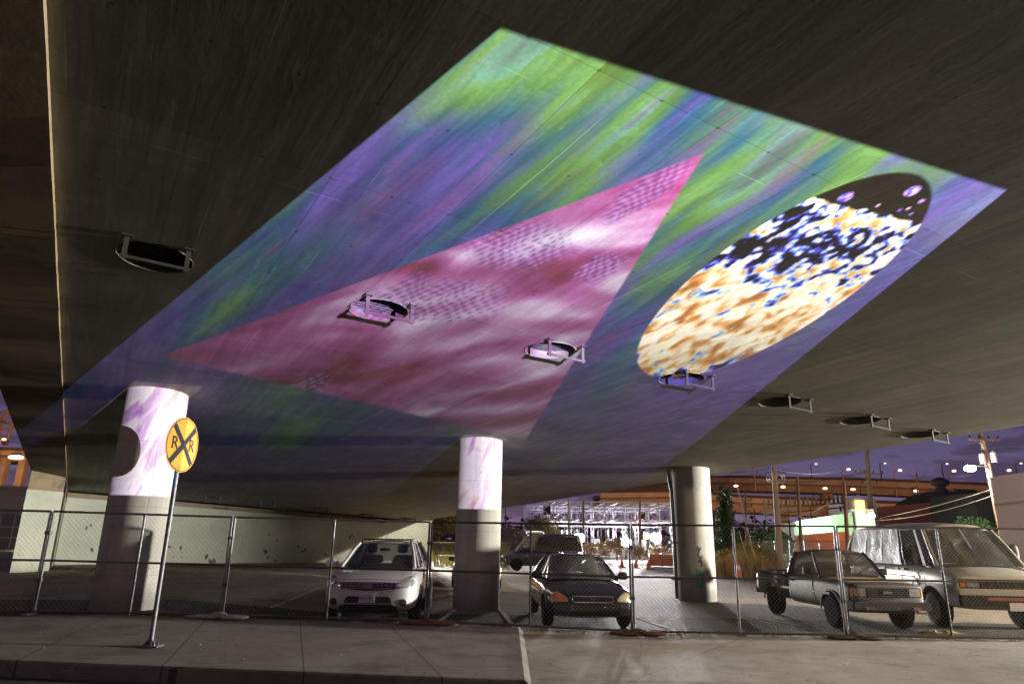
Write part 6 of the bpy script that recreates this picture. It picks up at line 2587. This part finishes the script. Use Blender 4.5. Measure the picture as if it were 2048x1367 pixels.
head = gt(v, add(.3712, mul(sub(b1, .5), .010)))


def spot_(cu, cv_, r_, asp=1.0):
    return N.m('LESS_THAN', add(N.m('POWER', sub(u, cu), 2.0), N.m('POWER', mul(sub(v, cv_), asp), 2.0)), r_ * r_)


def uvpix(px, py):
    d = ray(px, py)
    t = (SZ - H) / (d.z + .06 * d.y)
    q_ = Vector((0, 0, H)) + d * t - PP
    f_ = Vector((SIN(PAZ), COS(PAZ), 0))
    r__ = Vector((COS(PAZ), -SIN(PAZ), 0))
    return q_.dot(r__) / q_.dot(f_), q_.z / q_.dot(f_)


blobs = None
for (px, py, r_) in ((1692, 394, .0085), (1825, 382, .0092), (1843, 402, .0036), (1800, 420, .0024), (1756, 411, .0022), (1822, 428, .002), (1817, 417, .002)):
    a = spot_(*uvpix(px, py), r_, 1.9)
    blobs = a if blobs is None else N.m('MAXIMUM', blobs, a)
blobc = N.ramp(add(N.noise(N.xyz(mul(u, 150.0), mul(v, 260.0), 1.0), 1.0, 1), mul(sub(u, .2), .9)), [(.38, (.05, .05, .45)), (.5, (.22, .2, .85)), (.6, (.55, .22, .62)), (.7, (.9, .8, .95))])
dcol = N.mix(head, dcol, N.mix(blobs, (.006, .004, .004), blobc))
# column strips
sw = mul(gt(v, .0243), lt(v, .141), gt(u, -.3246), lt(u, -.2600))
sw2 = mul(gt(v, .0238), lt(v, .1155), gt(u, .0692), lt(u, .1264))
c1_ = N.noise(N.xyz(add(mul(u, 62.0), mul(v, -22.0)), mul(v, 15.0), 3.0), 1.0, 4, .55, .5)
strip = N.ramp(c1_, [(.3, (.40, .20, .62)), (.42, (.66, .42, .86)), (.48, (.93, .88, .98)), (.53, (.78, .72, .98)), (.6, (.95, .84, .93)), (.68, (.62, .36, .50))])
final = bgc
final = N.mix(tri, final, tric)
final = N.mix(disc, final, dcol)
final = N.mix(N.m('MAXIMUM', sw, sw2), final, N.mix(1.0, strip, (.47, .455, .48), 'MULTIPLY'))
final = N.mix(frame, (0.0002, 0.0002, 0.0002), final)
N.put(em.inputs['Color'], final)
em.inputs['Strength'].default_value = 1.0

# ------------------------------------------------------------------ street lamps that light the place
beam_light('side_street_light', (31.0, 15.6, 3.7), (2.0, 14.8, 2.4), (1.0, .97, .86), 134000, 58, .7, .2)
point('front_street_light', (-13.0, -5.0, 8.0), (1.0, .66, .40), 1000, .3)
beam_light('lot_yard_light', (-5.8, 50.0, 2.5), (6.5, 14.0, .1), (1.0, .97, .9), 30000, 46, .7, .25)
beam_light('wall_flood', (4.0, 41.0, 5.6), (-12.0, 34.5, 0.3), (1.0, .98, .84), 10000, 85, .8, .15)
point('kerb_street_light', (24.0, 2.0, 6.6), (1.0, .76, .5), 15000, .3)

# ------------------------------------------------------------------ render settings
sc.render.engine = 'CYCLES'
sc.view_settings.view_transform = 'Standard'
sc.view_settings.look = 'None'
sc.view_settings.exposure = -0.18
sc.view_settings.gamma = 1.0
sc.cycles.use_denoising = True
sc.cycles.max_bounces = 6
sc.cycles.diffuse_bounces = 3
sc.cycles.glossy_bounces = 3
sc.cycles.transparent_max_bounces = 12
sc.cycles.transmission_bounces = 3
sc.cycles.sample_clamp_indirect = 6.0
sc.cycles.caustics_reflective = False
sc.cycles.caustics_refractive = False
